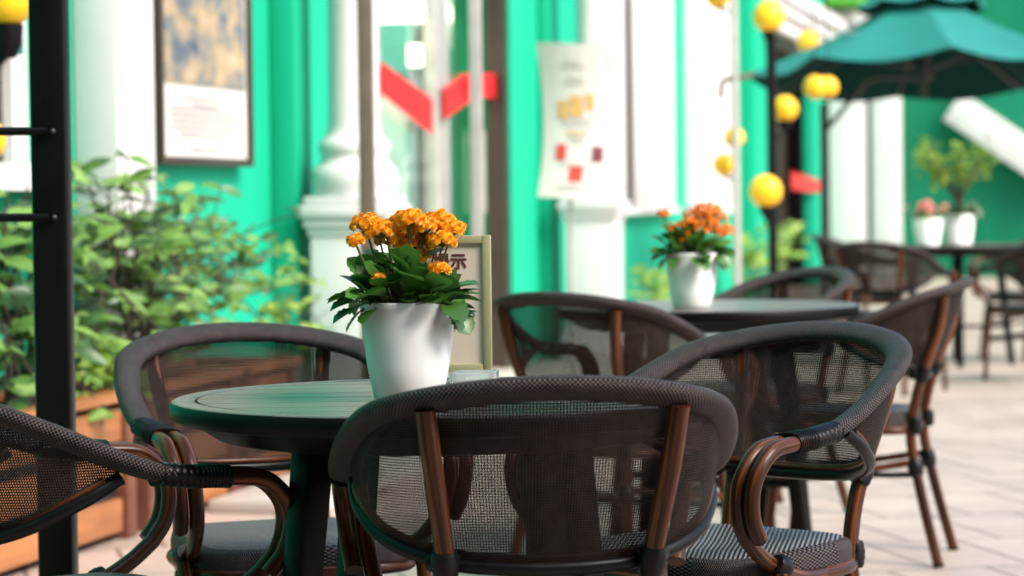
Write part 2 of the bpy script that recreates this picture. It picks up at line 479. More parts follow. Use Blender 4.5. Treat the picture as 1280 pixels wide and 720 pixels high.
def make_chair():
    root = thing('rattan_chair', '', 'chair')
    # woven rim round the back down to both arms
    rim = halfpath(RIM, 7)
    sd, up = rim_frames(rim)
    mb = MB(); el = ellipse(.0265, .0140)
    mb.sweep(rim, sd, up, lambda i: el)
    mb.build('back_rim', M['weave'], root, angle=60)
    # mesh backrest panel
    top = halfpath(RIM[2:], 8); low = halfpath(LOW, 8)
    def resample(path, n):
        L = [0]
        for i in range(1, len(path)): L.append(L[-1] + (path[i] - path[i - 1]).length)
        out = []
        j = 0
        for k in range(n + 1):
            d = L[-1] * k / n
            while j < len(path) - 2 and L[j + 1] < d: j += 1
            t = (d - L[j]) / max(1e-9, L[j + 1] - L[j])
            out.append(path[j].lerp(path[j + 1], min(1, max(0, t))))
        return out
    NU, NV = 56, 12
    tp = resample(top, NU); lp = resample(low, NU)
    Ltop = sum((tp[i + 1] - tp[i]).length for i in range(NU))
    def pf(u, v):
        i = round(u * NU)
        p = tp[i].lerp(lp[i], v)
        out = V((p.x, p.y - 0.05, 0)).normalized()
        return p + out * (0.012 * math.sin(math.pi * v) * math.sin(math.pi * u))
    mb = MB(); mb.grid(pf, NU, NV, lambda u, v: (u * Ltop * 0.9, v * 0.262 * (0.25 + 0.75 * math.sin(math.pi * min(max(u, .0), 1)))))
    # uv rows stay level across the panel: use height for v
    mb.uv = []
    for f in mb.f:
        q = []
        for vi in f:
            i = vi // (NV + 1)
            q.append((i / NU * Ltop * 0.9, mb.v[vi].z * 1.02))
        mb.uv.append(q)
    mb.build('backrest', M['mesh'], root, angle=80)
    # lower rail: black outer tube with a brown inner tube
    mb = MB(); mb.tube(low, .0115, 10)
    mb.build('lower_rail', M['blackwrap'], root, angle=60)
    mb = MB(); mb.tube([p + V((0, 0.004, .014)) * 1 for p in low[4:-4]], .0075, 8)
    mb.build('inner_rail', M['bamboo'], root, angle=60)
    # arm curves, wraps
    for sx in (1, -1):
        core = catmull([(.268, .115, .649), (.268, .17, .647), (.267, .225, .640), (.264, .262, .608), (.259, .275, .570), (.253, .265, .522), (.247, .238, .486)], 6)
        tail = catmull([(.247, .238, .486), (.240, .19, .452), (.233, .12, .418), (.224, .04, .396), (.200, -.09, .392), (.152, -.205, .402)], 5)
        mb = MB()
        for k, off in enumerate((-.0150, .0150)):
            pts = [p + V((off, 0, 0)) for p in core]
            if k == 0: pts = pts[:-1] + [p + V((off, 0, 0)) for p in tail]
            mb.tube([V((p.x * sx, p.y, p.z)) for p in pts], .0142, 12)
        mb.build('arm_curve', M['bamboo'], root, angle=60)
        wp = catmull([(.276, .045, .658), (.272, .10, .651), (.268, .135, .649), (.268, .165, .647)], 14)
        wp = [V((p.x * sx, p.y, p.z)) for p in wp]
        s2, u2 = rim_frames(wp)
        mb = MB()
        mb.sweep(wp, s2, u2, lambda i: [(a * (1 + .05 * math.cos(i * 2 * math.pi / 3.0)), b * (1 + .08 * math.cos(i * 2 * math.pi / 3.0))) for a, b in ellipse(.030, .0178, 16)])
        mb.build('arm_wrap', M['blackwrap'], root, angle=70)
        # rear leg, one bent pole from rim to floor
        rl = catmull([(.180, -.305, .783), (.168, -.288, .69), (.150, -.241, .565), (.143, -.212, .46), (.148, -.203, .36), (.168, -.235, .20), (.192, -.285, .004)], 6)
        mb = MB(); mb.tube([V((p.x * sx, p.y, p.z)) for p in rl], .0152, 12)
        leg = mb.build('rear_leg', M['bamboo'], root, angle=60)
        mb = MB(); mb.tube([V((.1915 * sx, -.284, .010)), V((.192 * sx, -.285, 0))], .0165, 10); mb.build('foot_cap', M['blackwrap'], leg)
        fl = catmull([(.232, .135, .425), (.230, .165, .34), (.228, .195, .18), (.230, .215, .004)], 5)
        mb = MB(); mb.tube([V((p.x * sx, p.y, p.z)) for p in fl], .0145, 12)
        leg = mb.build('front_leg', M['bamboo'], root, angle=60)
        mb = MB(); mb.tube([V((.230 * sx, .2145, .010)), V((.230 * sx, .215, 0))], .016, 10); mb.build('foot_cap', M['blackwrap'], leg)
        # stretcher along the side
        mb = MB(); mb.tube(catmull([(.155 * sx, -.215, .30), (.19 * sx, 0, .265), (.228 * sx, .185, .25)], 5), .0105, 10)
        mb.build('stretcher', M['bamboo'], root, angle=60)
        mb = MB(); mb.tube([V((.158 * sx, -.22, .275)), V((-.01 * sx, .0, .255)), V((-.222 * sx, .188, .235))] if sx == 1 else [V((.158 * sx, -.22, .262)), V((-.01 * sx, .0, .242)), V((-.222 * sx, .188, .222))], .0085, 8)
        mb.build('cross_brace', M['blackwrap'], root, angle=60)
        # black cord ties
        def tie(c, d, r, h):
            c, d = V(c), V(d).normalized()
            m = MB()
            n = 9
            m.tube([c + d * h * (k / (n - 1) - .5) for k in range(n)], lambda i: r * (0.80 + .2 * math.sin(math.pi * i / (n - 1)) + (.06 if i % 2 else 0)), 12)
            return m
        m = tie((.150 * sx, -.238, .556), (.01 * sx, -.045, .12), .0205, .046)
        m2 = tie((.150 * sx, -.216, .557), (-.09 * sx, -.03, 0), .0165, .05); m.add(m2.v, m2.f)
        m.build('cord_tie', M['blackwrap'], root, angle=60)
        m = tie((.145 * sx, -.215, .405), (.0, .0, 1), .0205, .05); m.build('cord_tie', M['blackwrap'], root, angle=60)
        m = tie((.152 * sx, -.216, .283), (.03 * sx, -.05, -.3), .023, .05); m.build('cord_tie', M['blackwrap'], root, angle=60)
        m = tie((.232, .135, .428) if sx == 1 else (-.232, .135, .428), (0, .35, .17), .019, .035); m.build('cord_tie', M['blackwrap'], root, angle=60)
    # seat pad: crowned rounded square with a dropped front edge
    def outline(n=44):
        out = []
        for k in range(n):
            a = 2 * math.pi * k / n
            c, s_ = math.cos(a), math.sin(a)
            x = math.copysign(abs(c) ** .42, c); y = math.copysign(abs(s_) ** .42, s_)
            w = .205 + .015 * y
            out.append((x * w, y * .212 + .005))
        return out
    ol = outline(); n = len(ol)
    verts = []; rings = [(1, .404), (1, .425), (.985, .438), (.93, .445), (.6, .444), (.25, .441)]
    for sc, z in rings:
        for x, y in ol:
            verts.append((x * sc, y * sc, z - max(0, (y * sc - .12)) * .08))
    verts.append((0, 0.005, .44))
    faces = []; uvs = []
    for i in range(len(rings) - 1):
        for k in range(n):
            k2 = (k + 1) % n
            q = [i * n + k, i * n + k2, (i + 1) * n + k2, (i + 1) * n + k]
            faces.append(q); uvs.append([(verts[j][0] * .84 + verts[j][1] * .54, verts[j][1] * .84 - verts[j][0] * .54) for j in q] if i > 2 else [(k * .038, rings[i][1]), ((k + 1) * .038, rings[i][1]), ((k + 1) * .038, rings[i + 1][1]), (k * .038, rings[i + 1][1])])
    for k in range(n):
        q = [(len(rings) - 1) * n + k, (len(rings) - 1) * n + (k + 1) % n, len(verts) - 1]
        faces.append(q); uvs.append([(verts[j][0] * .84 + verts[j][1] * .54, verts[j][1] * .84 - verts[j][0] * .54) for j in q])
    faces.append(list(range(n))[::-1]); uvs.append([(0, 0)] * n)
    mb = MB(); mb.add(verts, faces, uvs); mb.mi = [1 if i < 3 * n else 0 for i in range(len(faces))]; mb.build('seat', [M['seatweave'], M['weave']], root, angle=50)
    mb = MB(); loop = [V((x * .985, y * .985, .392)) for x, y in ol]; loop.append(loop[0]); mb.tube(loop, .0125, 10, caps=False)
    mb.build('seat_frame', M['bamboo'], root, angle=60)
    return root

chair0 = make_chair()
used = [False]
def place_chair(x, y, face, label, group, dz=0):
    """face = (fx, fy) direction the sitter looks"""
    o = chair0 if not used[0] else copy_tree(chair0)
    used[0] = True
    o.location = (x, y, dz)
    o.rotation_euler = (0, 0, math.atan2(face[1], face[0]) - math.pi / 2)
    tag(o, label, 'chair', group)
    return o

GN = 'woven armchairs round the front table'
GF = 'woven armchairs round the second table'
GR = 'woven armchairs round the rear tables'
place_chair(0.025, 4.05, (-.10, 1), 'dark woven armchair in the foreground with its back to the viewer', GN)
place_chair(-.445, 5.12, (.36, -.93), 'dark woven armchair behind the front table, facing the viewer', GN)
place_chair(-.728, 4.34, (.87, .49), 'dark woven armchair beside the black post, cut off by the left edge', GN)
place_chair(.383, 4.92, (-.665, -.747), 'dark woven armchair on the right of the front table, curled wooden arm towards the viewer', GN)
place_chair(1.000, 7.95, (-.96, .27), 'woven armchair seen from the side, alone on the open paving right of the second table', GF)
place_chair(.29, 7.36, (.55, .83), 'woven armchair with its back turned, just left of the second table', GF)
place_chair(.79, 9.05, (-.85, -.53), 'woven armchair behind the second table, only its rim above the tabletop', GF)

# ------------------------------------------------------------------ tables
def make_table():
    root = thing('round_table', '', 'table')
    Rt, zt = .449, .757
    mb = MB()
    # planks clipped by a circle, with real gaps, over a dark base disc
    ri = Rt - .045
    npk = 8; w = 2 * ri / npk
    for k in range(npk):
        a = -ri + k * w + .0026; b = -ri + (k + 1) * w - .0026
        pts = []
        NS = 10
        for i in range(NS + 1):
            y = a + (b - a) * i / NS
            pts.append((math.sqrt(max(ri * ri - y * y, 1e-6)), y))
        for i in range(NS, -1, -1):
            y = a + (b - a) * i / NS
            pts.append((-math.sqrt(max(ri * ri - y * y, 1e-6)), y))
        n = len(pts)
        vs = [(x, y, zt - .0005) for x, y in pts] + [(x, y, zt - .008) for x, y in pts]
        fs = [list(range(n)), list(range(n, 2 * n))[::-1]] + [[i, (i + 1) % n, n + (i + 1) % n, n + i] for i in range(n)]
        mb.add(vs, fs)
    mb.build('tabletop', M['tabletop'], root, smooth=False)
    mb = MB()
    mb.lathe([(ri + .005, zt - .022), (ri + .005, zt - .001), (ri + .0065, zt), (Rt - .007, zt), (Rt - .003, zt - .002)], n=96, cap=False)
    mb.lathe([(Rt - .003, zt - .002), (Rt, zt - .007), (Rt, zt - .026), (Rt - .004, zt - .032), (Rt - .012, zt - .034), (ri + .0025, zt - .034)], n=96, cap=False, mi=1)
    mb.build('edge_band', [M['tabletop'], M['tabledark']], root)
    mb = MB()
    mb.lathe([(.0001, zt - .0085), (ri + .002, zt - .0085), (ri + .002, zt - .035), (Rt - .035, zt - .036), (Rt - .075, zt - .062), (Rt - .09, zt - .066), (.0001, zt - .066)], n=72, cap=False)
    mb.build('underframe', M['tabledark'], root)
    for k in range(4):
        a = R(33 + 90 * k)
        d = V((math.cos(a), math.sin(a), 0))
        mb = MB()
        t0 = d * .255 + V((0, 0, zt - .066)); t1 = d * .335
        pr = V((-d.y, d.x, 0))
        hw0, hw1 = .026, .021
        vs = []
        for c, h in ((t0, hw0), (t1, hw1)):
            for sa, sb in ((-1, -1), (1, -1), (1, 1), (-1, 1)): vs.append(c + d * h * sa + pr * h * sb)
        mb.add(vs, [[0, 1, 2, 3], [7, 6, 5, 4], [0, 4, 5, 1], [1, 5, 6, 2], [2, 6, 7, 3], [3, 7, 4, 0]])
        mb.build('leg', M['tabledark'], root, bevel=.005)
    mb = MB()
    for k in range(2):
        a = R(33 + 90 * k); d = V((math.cos(a), math.sin(a), 0))
        mb.tube([d * .305 + V((0, 0, .22 + .02 * k)), d * -.305 + V((0, 0, .22 + .02 * k))], .012, 10)
    mb.build('cross_brace', M['tabledark'], root)
    return root
T1 = V((-.111, 4.37, 0)); T2 = V((.575, 7.9, 0))
tb = make_table(); tb.location = T1; tb.rotation_euler.z = R(3)
# keep the leg angles of the photograph while the slats run across the view
tag(tb, 'round dark slatted table in the foreground, white flower pot on it', 'table', 'round dark tables')
t2 = copy_tree(tb); t2.location = T2; t2.rotation_euler.z = R(20)
tag(t2, 'round dark table in the middle distance, deep orange flowers on it', 'table', 'round dark tables')
T3 = V((2.82, 16.9, 0))
t3 = copy_tree(tb); t3.location = T3; t3.rotation_euler.z = R(50)
tag(t3, 'round dark table far back under the parasol, two white pots on it', 'table', 'round dark tables')
TZ = .757

# ------------------------------------------------------------------ leaves and flowers
def leaf_shape(L, W, n=6, curl=.25, scallop=0.0, fold=.15, petiole=.0, p=.75, e=.8):
    """list of rows (y, halfwidth, z); two halves folded on the midrib"""
    rows = []
    for i in range(n + 1):
        t = i / n
        w = W * (math.sin(math.pi * (t ** p)) ** e) if 0 < t < 1 else 0.0
        if scallop and 0 < t < 1: w *= 1 + scallop * (1 if i % 2 else -1)
        rows.append((petiole + t * L, w, -curl * L * t * t))
    return rows
def add_leaf(mb, base, direction, upv, rows, fold=.2, mi=0):
    d = direction.normalized()
    upv = upv + V((random.uniform(-.45, .45), random.uniform(-.45, .45), 0))
    side = d.cross(upv)
    if side.length < 1e-4: side = d.cross(V((1, 0, .1)))
    side.normalize(); nn = side.cross(d).normalized()
    vs = []; fs = []
    for y, w, z in rows:
        c = base + d * y + nn * z
        vs += [c + side * (-w) + nn * (w * fold), c, c + side * w + nn * (w * fold)]
    for i in range(len(rows) - 1):
        a = i * 3
        fs += [[a, a + 1, a + 4, a + 3], [a + 1, a + 2, a + 5, a + 4]]
    mb.add(vs, fs, None, mi)

def floret(mb, c, nrm, r, rnd):
    """a small double flower: three tiers of short petals"""
    nrm = nrm.normalized()
    a = nrm.cross(V((.3, .2, 1)))
    if a.length < .1: a = nrm.cross(V((1, 0, 0)))
    a.normalize(); b = nrm.cross(a)
    for tier, (cnt, rr, lift, tilt) in enumerate(((7, 1.0, 0.0, .15), (6, .78, .22, .55), (5, .5, .38, 1.0), (3, .28, .5, 1.6))):
        off = rnd.random() * 6
        for k in range(cnt):
            th = off + 2 * math.pi * k / cnt + rnd.uniform(-.15, .15)
            d = a * math.cos(th) + b * math.sin(th)
            tg = -a * math.sin(th) + b * math.cos(th)
            L = r * rr * rnd.uniform(.88, 1.1); w = r * .42 * (.7 + .3 * rr)
            up_ = nrm
            p0 = c + up_ * (r * lift)
            p1 = p0 + (d * math.cos(tilt) + up_ * math.sin(tilt)) * L * .6
            p2 = p0 + (d * math.cos(tilt * .8) + up_ * math.sin(tilt * .8)) * L + up_ * (r * .04)
            vs = [p0 - tg * w * .25, p0 + tg * w * .25, p1 + tg * w, p2 + tg * w * .45, p2 - tg * w * .45, p1 - tg * w]
            mb.add(vs, [[0, 1, 2, 5], [5, 2, 3, 4]])

def kalanchoe(name, label, base, px_scale, heads, leaves, petal, group, seed, rot=0):
    """white tapered pot, scalloped leaves, clusters of small double flowers. sizes in metres"""
    rnd = random.Random(seed)
    root = thing(name, label, 'flower pot', base, 0, group)
    prof = [(.0001, 0), (.052, 0), (.056, .004), (.066, .055), (.0735, .115), (.0756, .146), (.0762, .1475), (.0768, .150), (.0767, .156), (.0750, .1578), (.0725, .156), (.071, .13), (.0001, .13)]
    mb = MB(); mb.lathe(prof, n=64, cap=False); mb.build('pot', M['potwhite'], root)
    mb = MB(); mb.lathe([(.0001, .1325), (.04, .1365), (.0715, .1315)], n=24, cap=False); mb.build('soil', M['soil'], root)
    lf = MB(); st = MB()
    for k in range(leaves):
        an = rnd.uniform(0, 2 * math.pi); q = (k + .5) / leaves
        rr = .02 + .045 * rnd.random()
        z0 = .142 + .085 * rnd.random() * (1 - rr / .10)
        d = V((math.cos(an), math.sin(an), rnd.uniform(.35, 2.2) if q > .2 else rnd.uniform(-.5, .3)))
        if math.cos(an) > .3: z0 -= .035 * math.cos(an)
        L = rnd.uniform(.034, .056); W = L * rnd.uniform(.34, .46)
        b = V((math.cos(an) * rr, math.sin(an) * rr, z0))
        if q <= .2: b = V((math.cos(an) * .062, math.sin(an) * .062, rnd.uniform(.150, .168)))
        rows = leaf_shape(L, W, 11, rnd.uniform(.1, .5), .09, p=1.35, e=.6)
        tip = b + d.normalized() * .016
        st.tube([V((b.x * .4, b.y * .4, .13)), b, tip], .0022, 6)
        add_leaf(lf, tip, d, V((0, 0, 1)), rows, rnd.uniform(.1, .4))
    for k in range(26):
        an = rnd.uniform(0, 2 * math.pi); rr = rnd.uniform(.008, .05)
        d = V((math.cos(an), math.sin(an), rnd.uniform(.3, 1.6))); L = rnd.uniform(.032, .048)
        tip = V((math.cos(an) * rr - .008, math.sin(an) * rr, rnd.uniform(.185, .225)))
        st.tube([V((tip.x * .3, tip.y * .3, .13)), tip], .0020, 6)
        add_leaf(lf, tip, d, V((0, 0, 1)), leaf_shape(L, L * .42, 11, rnd.uniform(.1, .5), .09, p=1.35, e=.6), rnd.uniform(.1, .4))
    # long outlying leaf on the right as in the photograph
    for (b, d, L) in ((V((.045, -.02, .165)), V((.8, -.2, .38)), .062), (V((.06, -.02, .155)), V((.45, -.25, -.45)), .052), (V((-.055, -.03, .16)), V((-.85, -.2, .18)), .06), (V((-.06, -.03, .155)), V((-.4, -.2, -.35)), .045), (V((-.02, -.055, .165)), V((-.7, -.6, .25)), .055), (V((.01, -.06, .165)), V((-.3, -.5, .9)), .05), (V((.03, -.05, .165)), V((.5, -.6, .6)), .055)):
        add_leaf(lf, b + d.normalized() * .014, d, V((0, 0, 1)), leaf_shape(L, L * .40, 11, .22, .09, p=1.35, e=.6), .25)
        st.tube([V((b.x * .5, b.y * .5, .13)), b, b + d.normalized() * .018], .0022, 6)
    lf.build('foliage', M['leaf'], root, solid='raw', angle=80)
    for (hx, hz, hr, n) in heads:
        hy = rnd.uniform(-.035, .03) if n > 4 else rnd.uniform(-.075, -.05)
        c = V((hx, hy, hz))
        hd = MB()
        p0 = V((hx * .35, hy * .4, .135))
        mid = p0.lerp(c, .55) + V((hx * .08, 0, .008))
        st.tube(catmull([p0, mid, c - V((0, 0, hr * .6))], 4), .0019, 6)
        n = int(n * 2.1)
        for i in range(n):
            th = i * 2.399963; ph = math.acos(1 - 1.35 * (i + .5) / n)
            nd = V((math.sin(ph) * math.cos(th), math.sin(ph) * math.sin(th), math.cos(ph)))
            fp = c + V((nd.x * hr, nd.y * hr, nd.z * hr * .55)) + V((rnd.uniform(-1, 1), rnd.uniform(-1, 1), rnd.uniform(-1, 1))) * .002
            floret(hd, fp, nd + V((0, -.35, .25)), rnd.uniform(.0072, .0102), rnd)
            st.tube([c - V((0, 0, hr * .6)), fp - nd * .002], .0011, 5)
        for i in range(3):
            bp = c + V((rnd.uniform(-1, 1) * hr * 1.2, rnd.uniform(-1, .2) * hr, -hr * rnd.uniform(.1, .6)))
            hd.sphere(bp, .0032, 6, 5, 1.3)
        hd.build('flower_head', petal, root, solid='raw', angle=30)
    st.build('stems', M['stem'], root, angle=60)
    return root

def heads_px(lst, cx, by, d):
    k = d / F_PX
    return [((x - cx) * k, (by - y) * k, r * k, n) for x, y, r, n in lst]
P1 = at(511, 499, 4.28); P1.z = TZ
H1 = heads_px([(462, 278, 17, 9), (450, 298, 8, 4), (478, 287, 17, 10), (500, 282, 15, 8), (488, 297, 14, 7), (515, 273, 17, 10), (532, 284, 18, 11), (520, 296, 14, 7), (552, 276, 16, 10), (566, 287, 16, 10), (556, 300, 13, 7), (508, 306, 13, 6), (538, 302, 12, 6), (526, 319, 11, 6), (555, 335, 9, 4), (480, 348, 9, 4)], 511, 499, 4.28)
kalanchoe('potted_flower', 'white tapered pot of small bright orange flowers on the front table', P1, 1, H1, 120, M['orange'], 'white pots of orange flowers', 3)
P2 = at(865, 389, 7.78); P2.z = TZ
H2 = heads_px([(829, 272, 6, 4), (845, 290, 11, 5), (860, 285, 10, 5), (868, 275, 13, 8), (885, 270, 17, 12), (895, 278, 14, 8), (905, 295, 13, 8), (876, 292, 13, 6), (855, 303, 9, 4), (884, 284, 13, 7)], 865, 389, 7.78)
kalanchoe('potted_flower', 'white tapered pot of deep orange flowers on the second table', P2, 1, H2, 90, M['redorange'], 'white pots of orange flowers', 11)

# ------------------------------------------------------------------ table sign in its frame
def text_mesh(body, size, mat, parent, name, M4, bold=0.0):
    cu = bpy.data.curves.new(name, 'FONT')
    cu.body = body; cu.size = size; cu.extrude = .0004; cu.offset = bold
    cu.align_x = 'CENTER'; cu.align_y = 'CENTER'
    tmp = bpy.data.objects.new(name, cu); COL.objects.link(tmp)
    dg = bpy.context.evaluated_depsgraph_get()
    me = bpy.data.meshes.new_from_object(tmp.evaluated_get(dg))
    bpy.data.objects.remove(tmp); 
    me.materials.clear(); me.materials.append(mat)
    o = bpy.data.objects.new(name, me); COL.objects.link(o)
    o.parent = parent
    o.matrix_local = M4
    return o
SD = 4.66
sb = at(552, 463, SD)
sr = thing('table_sign', 'olive gold framed notice standing behind the flower pot on the front table', 'sign', (sb.x, SD, TZ), R(-7))
k = SD / F_PX
sw, sh = 128 * k, 171 * k; z0 = .019
mb = MB(); fw = .0145
mb.box((-sw / 2, -.007, z0), (-sw / 2 + fw, .007, z0 + sh)); mb.box((sw / 2 - fw, -.007, z0), (sw / 2, .007, z0 + sh))
mb.box((-sw / 2 + fw, -.007, z0), (sw / 2 - fw, .007, z0 + fw)); mb.box((-sw / 2 + fw, -.007, z0 + sh - fw), (sw / 2 - fw, .007, z0 + sh))
mb.build('frame', M['signframe'], sr, bevel=.0022)
mb = MB(); mb.box((-sw / 2 + fw, -.001, z0 + fw), (sw / 2 - fw, .004, z0 + sh - fw)); mb.build('paper', M['paper'], sr, smooth=False)
mb = MB(); mb.box((-sw / 2 - .004, -.030, 0), (sw / 2 + .004, .026, .018)); mb.build('acrylic_base', M['acrylic'], sr, bevel=.003)
ab = at(593, 470, 4.575)
ar = thing('glass_ashtray', 'square clear glass ashtray beside the flower pot, before the framed notice', 'ashtray', (ab.x, 4.575, TZ + .0005), R(-7))
mb = MB(); h_ = .038
mb.box((-h_, -h_, 0), (h_, h_, .008))
for a_ in ((-h_, -h_, h_, -h_ + .010), (-h_, h_ - .010, h_, h_), (-h_, -h_ + .010, -h_ + .010, h_ - .010), (h_ - .010, -h_ + .010, h_, h_ - .010)): mb.box((a_[0], a_[1], .008), (a_[2], a_[3], .025))
mb.build('bowl', M['ashglass'], ar, bevel=.0016)
RX = Matrix.Rotation(R(90), 4, 'X')
def sgn(x, z): return Matrix.Translation((x, -.0018, z)) @ RX
zt_ = z0 + (463 - 326) * k
text_mesh('温馨提示', .030, M['ink'], sr, 'title_lettering', sgn((543 - 552) * k, zt_), .0008)
text_mesh('营业时间', .0135, M['ink'], sr, 'small_lettering', sgn((540 - 552) * k, z0 + (463 - 380) * k), .0001)
text_mesh('9: 00—23: 00.', .0135, M['ink'], sr, 'small_lettering', sgn((558 - 552) * k, z0 + (463 - 408) * k), .0001)

# ------------------------------------------------------------------ black post on the left
pc = at(67, 360, 5.6)
bp = thing('metal_post', 'thick black metal post at the left edge with thin crossbars', 'post', (pc.x, pc.y, 0))
mb = MB(); hw = .038
mb.box((-hw, -hw, 0), (hw, hw, 3.4)); mb.build('pole', M['blackmetal'], bp, bevel=.012)
for zz in (at(40, 165, 5.6).z, at(40, 272, 5.6).z):
    mb = MB(); mb.tube([V((.0, -.046, zz)), V((-.9, -.046, zz + .006))], .0095, 10); mb.build('crossbar', M['blackmetal'], bp)
    mb = MB(); mb.sphere(V((.012, -.045, zz)), .006, 8, 6); mb.build('bolt', M['umbmetal'], bp)

# ------------------------------------------------------------------ the green shop building (local x along the street, y = into the wall)
O = V((-.73, 12.0, 0)); U = V((.2181, .9759, 0)).normalized(); Nn = V((U.y, -U.x, 0))
BA = math.atan2(U.y, U.x)
WALL = -.25
def S(px, w=WALL, py=300):
    p = hit(px, py, O + Nn * w, Nn)
    return (p - O).dot(U)
def Zat(px, py, w=WALL): return hit(px, py, O + Nn * w, Nn).z
bl = thing('shop_building', 'green rendered shop building with white columns, pilasters and glass doors', 'building', O, BA)
HT = 5.5
def bx(mb, s0, s1, w0, w1, z0, z1): mb.box((s0, -w1, z0), (s1, -w0, z1))
def part(name, mat, boxes, parent=bl, bevel=0):
    mb = MB()
    for b in boxes: bx(mb, *b)
    return mb.build(name, mat, parent, smooth=bool(bevel), bevel=bevel)
sD0, sD1 = S(462), S(640)        # door opening
sE0, sE1 = S(962), S(1012)       # far doorway
SW = S(1035)                     # where the cross wing starts
sL0, sL1 = S(-90), S(42)         # left window
zL = Zat(20, 205)
sV0, sV1 = S(776), S(846)
zV = Zat(800, 256)
sX0, sX1 = S(858), S(918)
zX = Zat(880, 258)
wl = MB()
TH = -.60
for b in ((-11, sL0, TH, WALL, 0, HT), (sL0, sL1, TH, WALL, 0, zL), (sL0, sL1, TH, WALL, 2.9, HT), (sL1, sD0, TH, WALL, 0, HT), (sD0, sD1, TH, WALL, 3.0, HT),
          (sD1, sV0, TH, WALL, 0, HT), (sV0, sV1, TH, WALL, 0, zV), (sV0, sV1, TH, WALL, 3.1, HT), (sV1, sX0, TH, WALL, 0, HT), (sX0, sX1, TH, WALL, 0, zX), (sX0, sX1, TH, WALL, 3.1, HT),
          (sX1, sE0, TH, WALL, 0, HT), (sE0, sE1, TH, WALL, 2.9, HT), (sE1, SW, TH, WALL, 0, HT)):
    bx(wl, *b)
wl.build('wall', M['green'], bl, smooth=False)
# left window
part('window', M['brown'], [(sL0, sL1, -.34, -.30, zL, 2.9)])
wf = part('window_frame', M['white'], [(sL0, sL0 + .07, -.299, -.262, zL, 2.9), (sL1 - .13, sL1, -.299, -.262, zL, 2.9), (sL0 + .07, sL1 - .13, -.299, -.265, zL + .36, zL + .44), (sL0 - .06, sL1 + .02, -.34, -.12, zL - .09, zL - .002)])
part('canopy_edge', M['teal'], [(sL0, S(34, -.05), -.24, -.05, Zat(20, 78), Zat(20, 58))])
# white pilaster, green pilaster
p1 = S(150, -.08); p2 = S(197, -.08)
part('pilaster', M['white'], [(p1, p2, WALL + .002, -.08, 0, HT)], bevel=.01)
g1 = S(372, -.13); g2 = S(392, -.13)
part('pilaster', M['green'], [(g1, g2, WALL + .002, -.13, 0, HT)], bevel=.01)
part('pilaster', M['green'], [(S(690, -.17), S(702, -.17), WALL + .002, -.17, 0, HT)], bevel=.01)
part('plinth', M['green'], [(p2 + .01, g1 - .01, WALL + .002, -.235, 0, .35)], bevel=.006)
# columns on pedestals
def column(px, w):
    s = S(px, w, 200)
    c = bpy.data.objects.new('column', None); COL.objects.link(c); c.parent = bl; c.location = (s, -w, 0)
    mb = MB()
    sh = .112
    mb.lathe([(sh * 1.62, 1.10), (sh * 1.62, 1.135), (sh * 1.68, 1.15), (sh * 1.70, 1.18), (sh * 1.66, 1.215), (sh * 1.5, 1.232), (sh * 1.34, 1.25), (sh * 1.28, 1.275), (sh * 1.36, 1.29), (sh * 1.42, 1.315), (sh * 1.36, 1.34), (sh * 1.18, 1.355), (sh * 1.08, 1.375), (sh, 1.42), (sh * .9, 3.6), (sh * 1.2, 3.65), (sh * 1.3, 3.75)], n=40)
    # flutes are cut as a wave round the shaft
    for i, p in enumerate(mb.v):
        if p.z > 1.41 and p.z < 3.61:
            a = math.atan2(p.y, p.x); f = 1 - .035 * (1 if (round(a / (2 * math.pi) * 40) % 2) else 0)
            p.x *= f; p.y *= f
    mb.build('shaft', M['white'], c)
    mb = MB()
    q = .185
    for h, z0, z1 in ((q * 1.06, .0445, .19), (q * .98, .19, .24), (q * .86, .24, .93), (q * .92, .93, .965), (q * 1.0, .965, 1.01), (q * 1.10, 1.01, 1.06), (q * .98, 1.06, 1.0995)):
        mb.box((-h, -h, z0), (h, h, z1))
    mb.build('pedestal', M['white'], c, bevel=.006)
    return c
column(443, .10); column(742, .10)
# door step
part('door_step', M['stone'], [(-2.75, 7.5, .27, .70, 0, .045), (-1.5, 7.5, TH, .269, 0, .0435)], bevel=.008)
# glazed doors, recessed
dz0, dz1 = .044, 3.0
door_w = -.46
for (a, b) in ((S(466, door_w), S(551, door_w)), (S(553, door_w), S(608, door_w))):
    d = part('door', M['frame'], [(a, a + .09, door_w - .03, door_w + .03, dz0, dz1), (b - .22, b, door_w - .03, door_w + .03, dz0, dz1), (a + .09, b - .22, door_w - .03, door_w + .03, dz0, dz0 + .12), (a + .09, b - .22, door_w - .03, door_w + .03, dz1 - .1, dz1)], bevel=.004)
    part('glass', M['glass'], [(a + .09, b - .22, door_w - .004, door_w + .004, dz0 + .12, dz1 - .1)], parent=d)
    h = MB(); h.tube([V((b - .3, -(door_w + .06), 1.0)), V((b - .3, -(door_w + .06), 1.5))], .014, 10); h.build('handle', M['frame'], d)
part('door_jamb', M['greend'], [(sD1 - .05, sD1 - .002, TH, WALL - .002, dz0, dz1)])  # recess shade painted in by the darker green
part('door_jamb', M['brown'], [(sD1 - .11, sD1 - .052, -.37, -.262, dz0, dz1)])
part('sidelight', M['interiordark'], [(S(610, door_w), sD1 - .052, door_w - .02, door_w, dz0, dz1)])
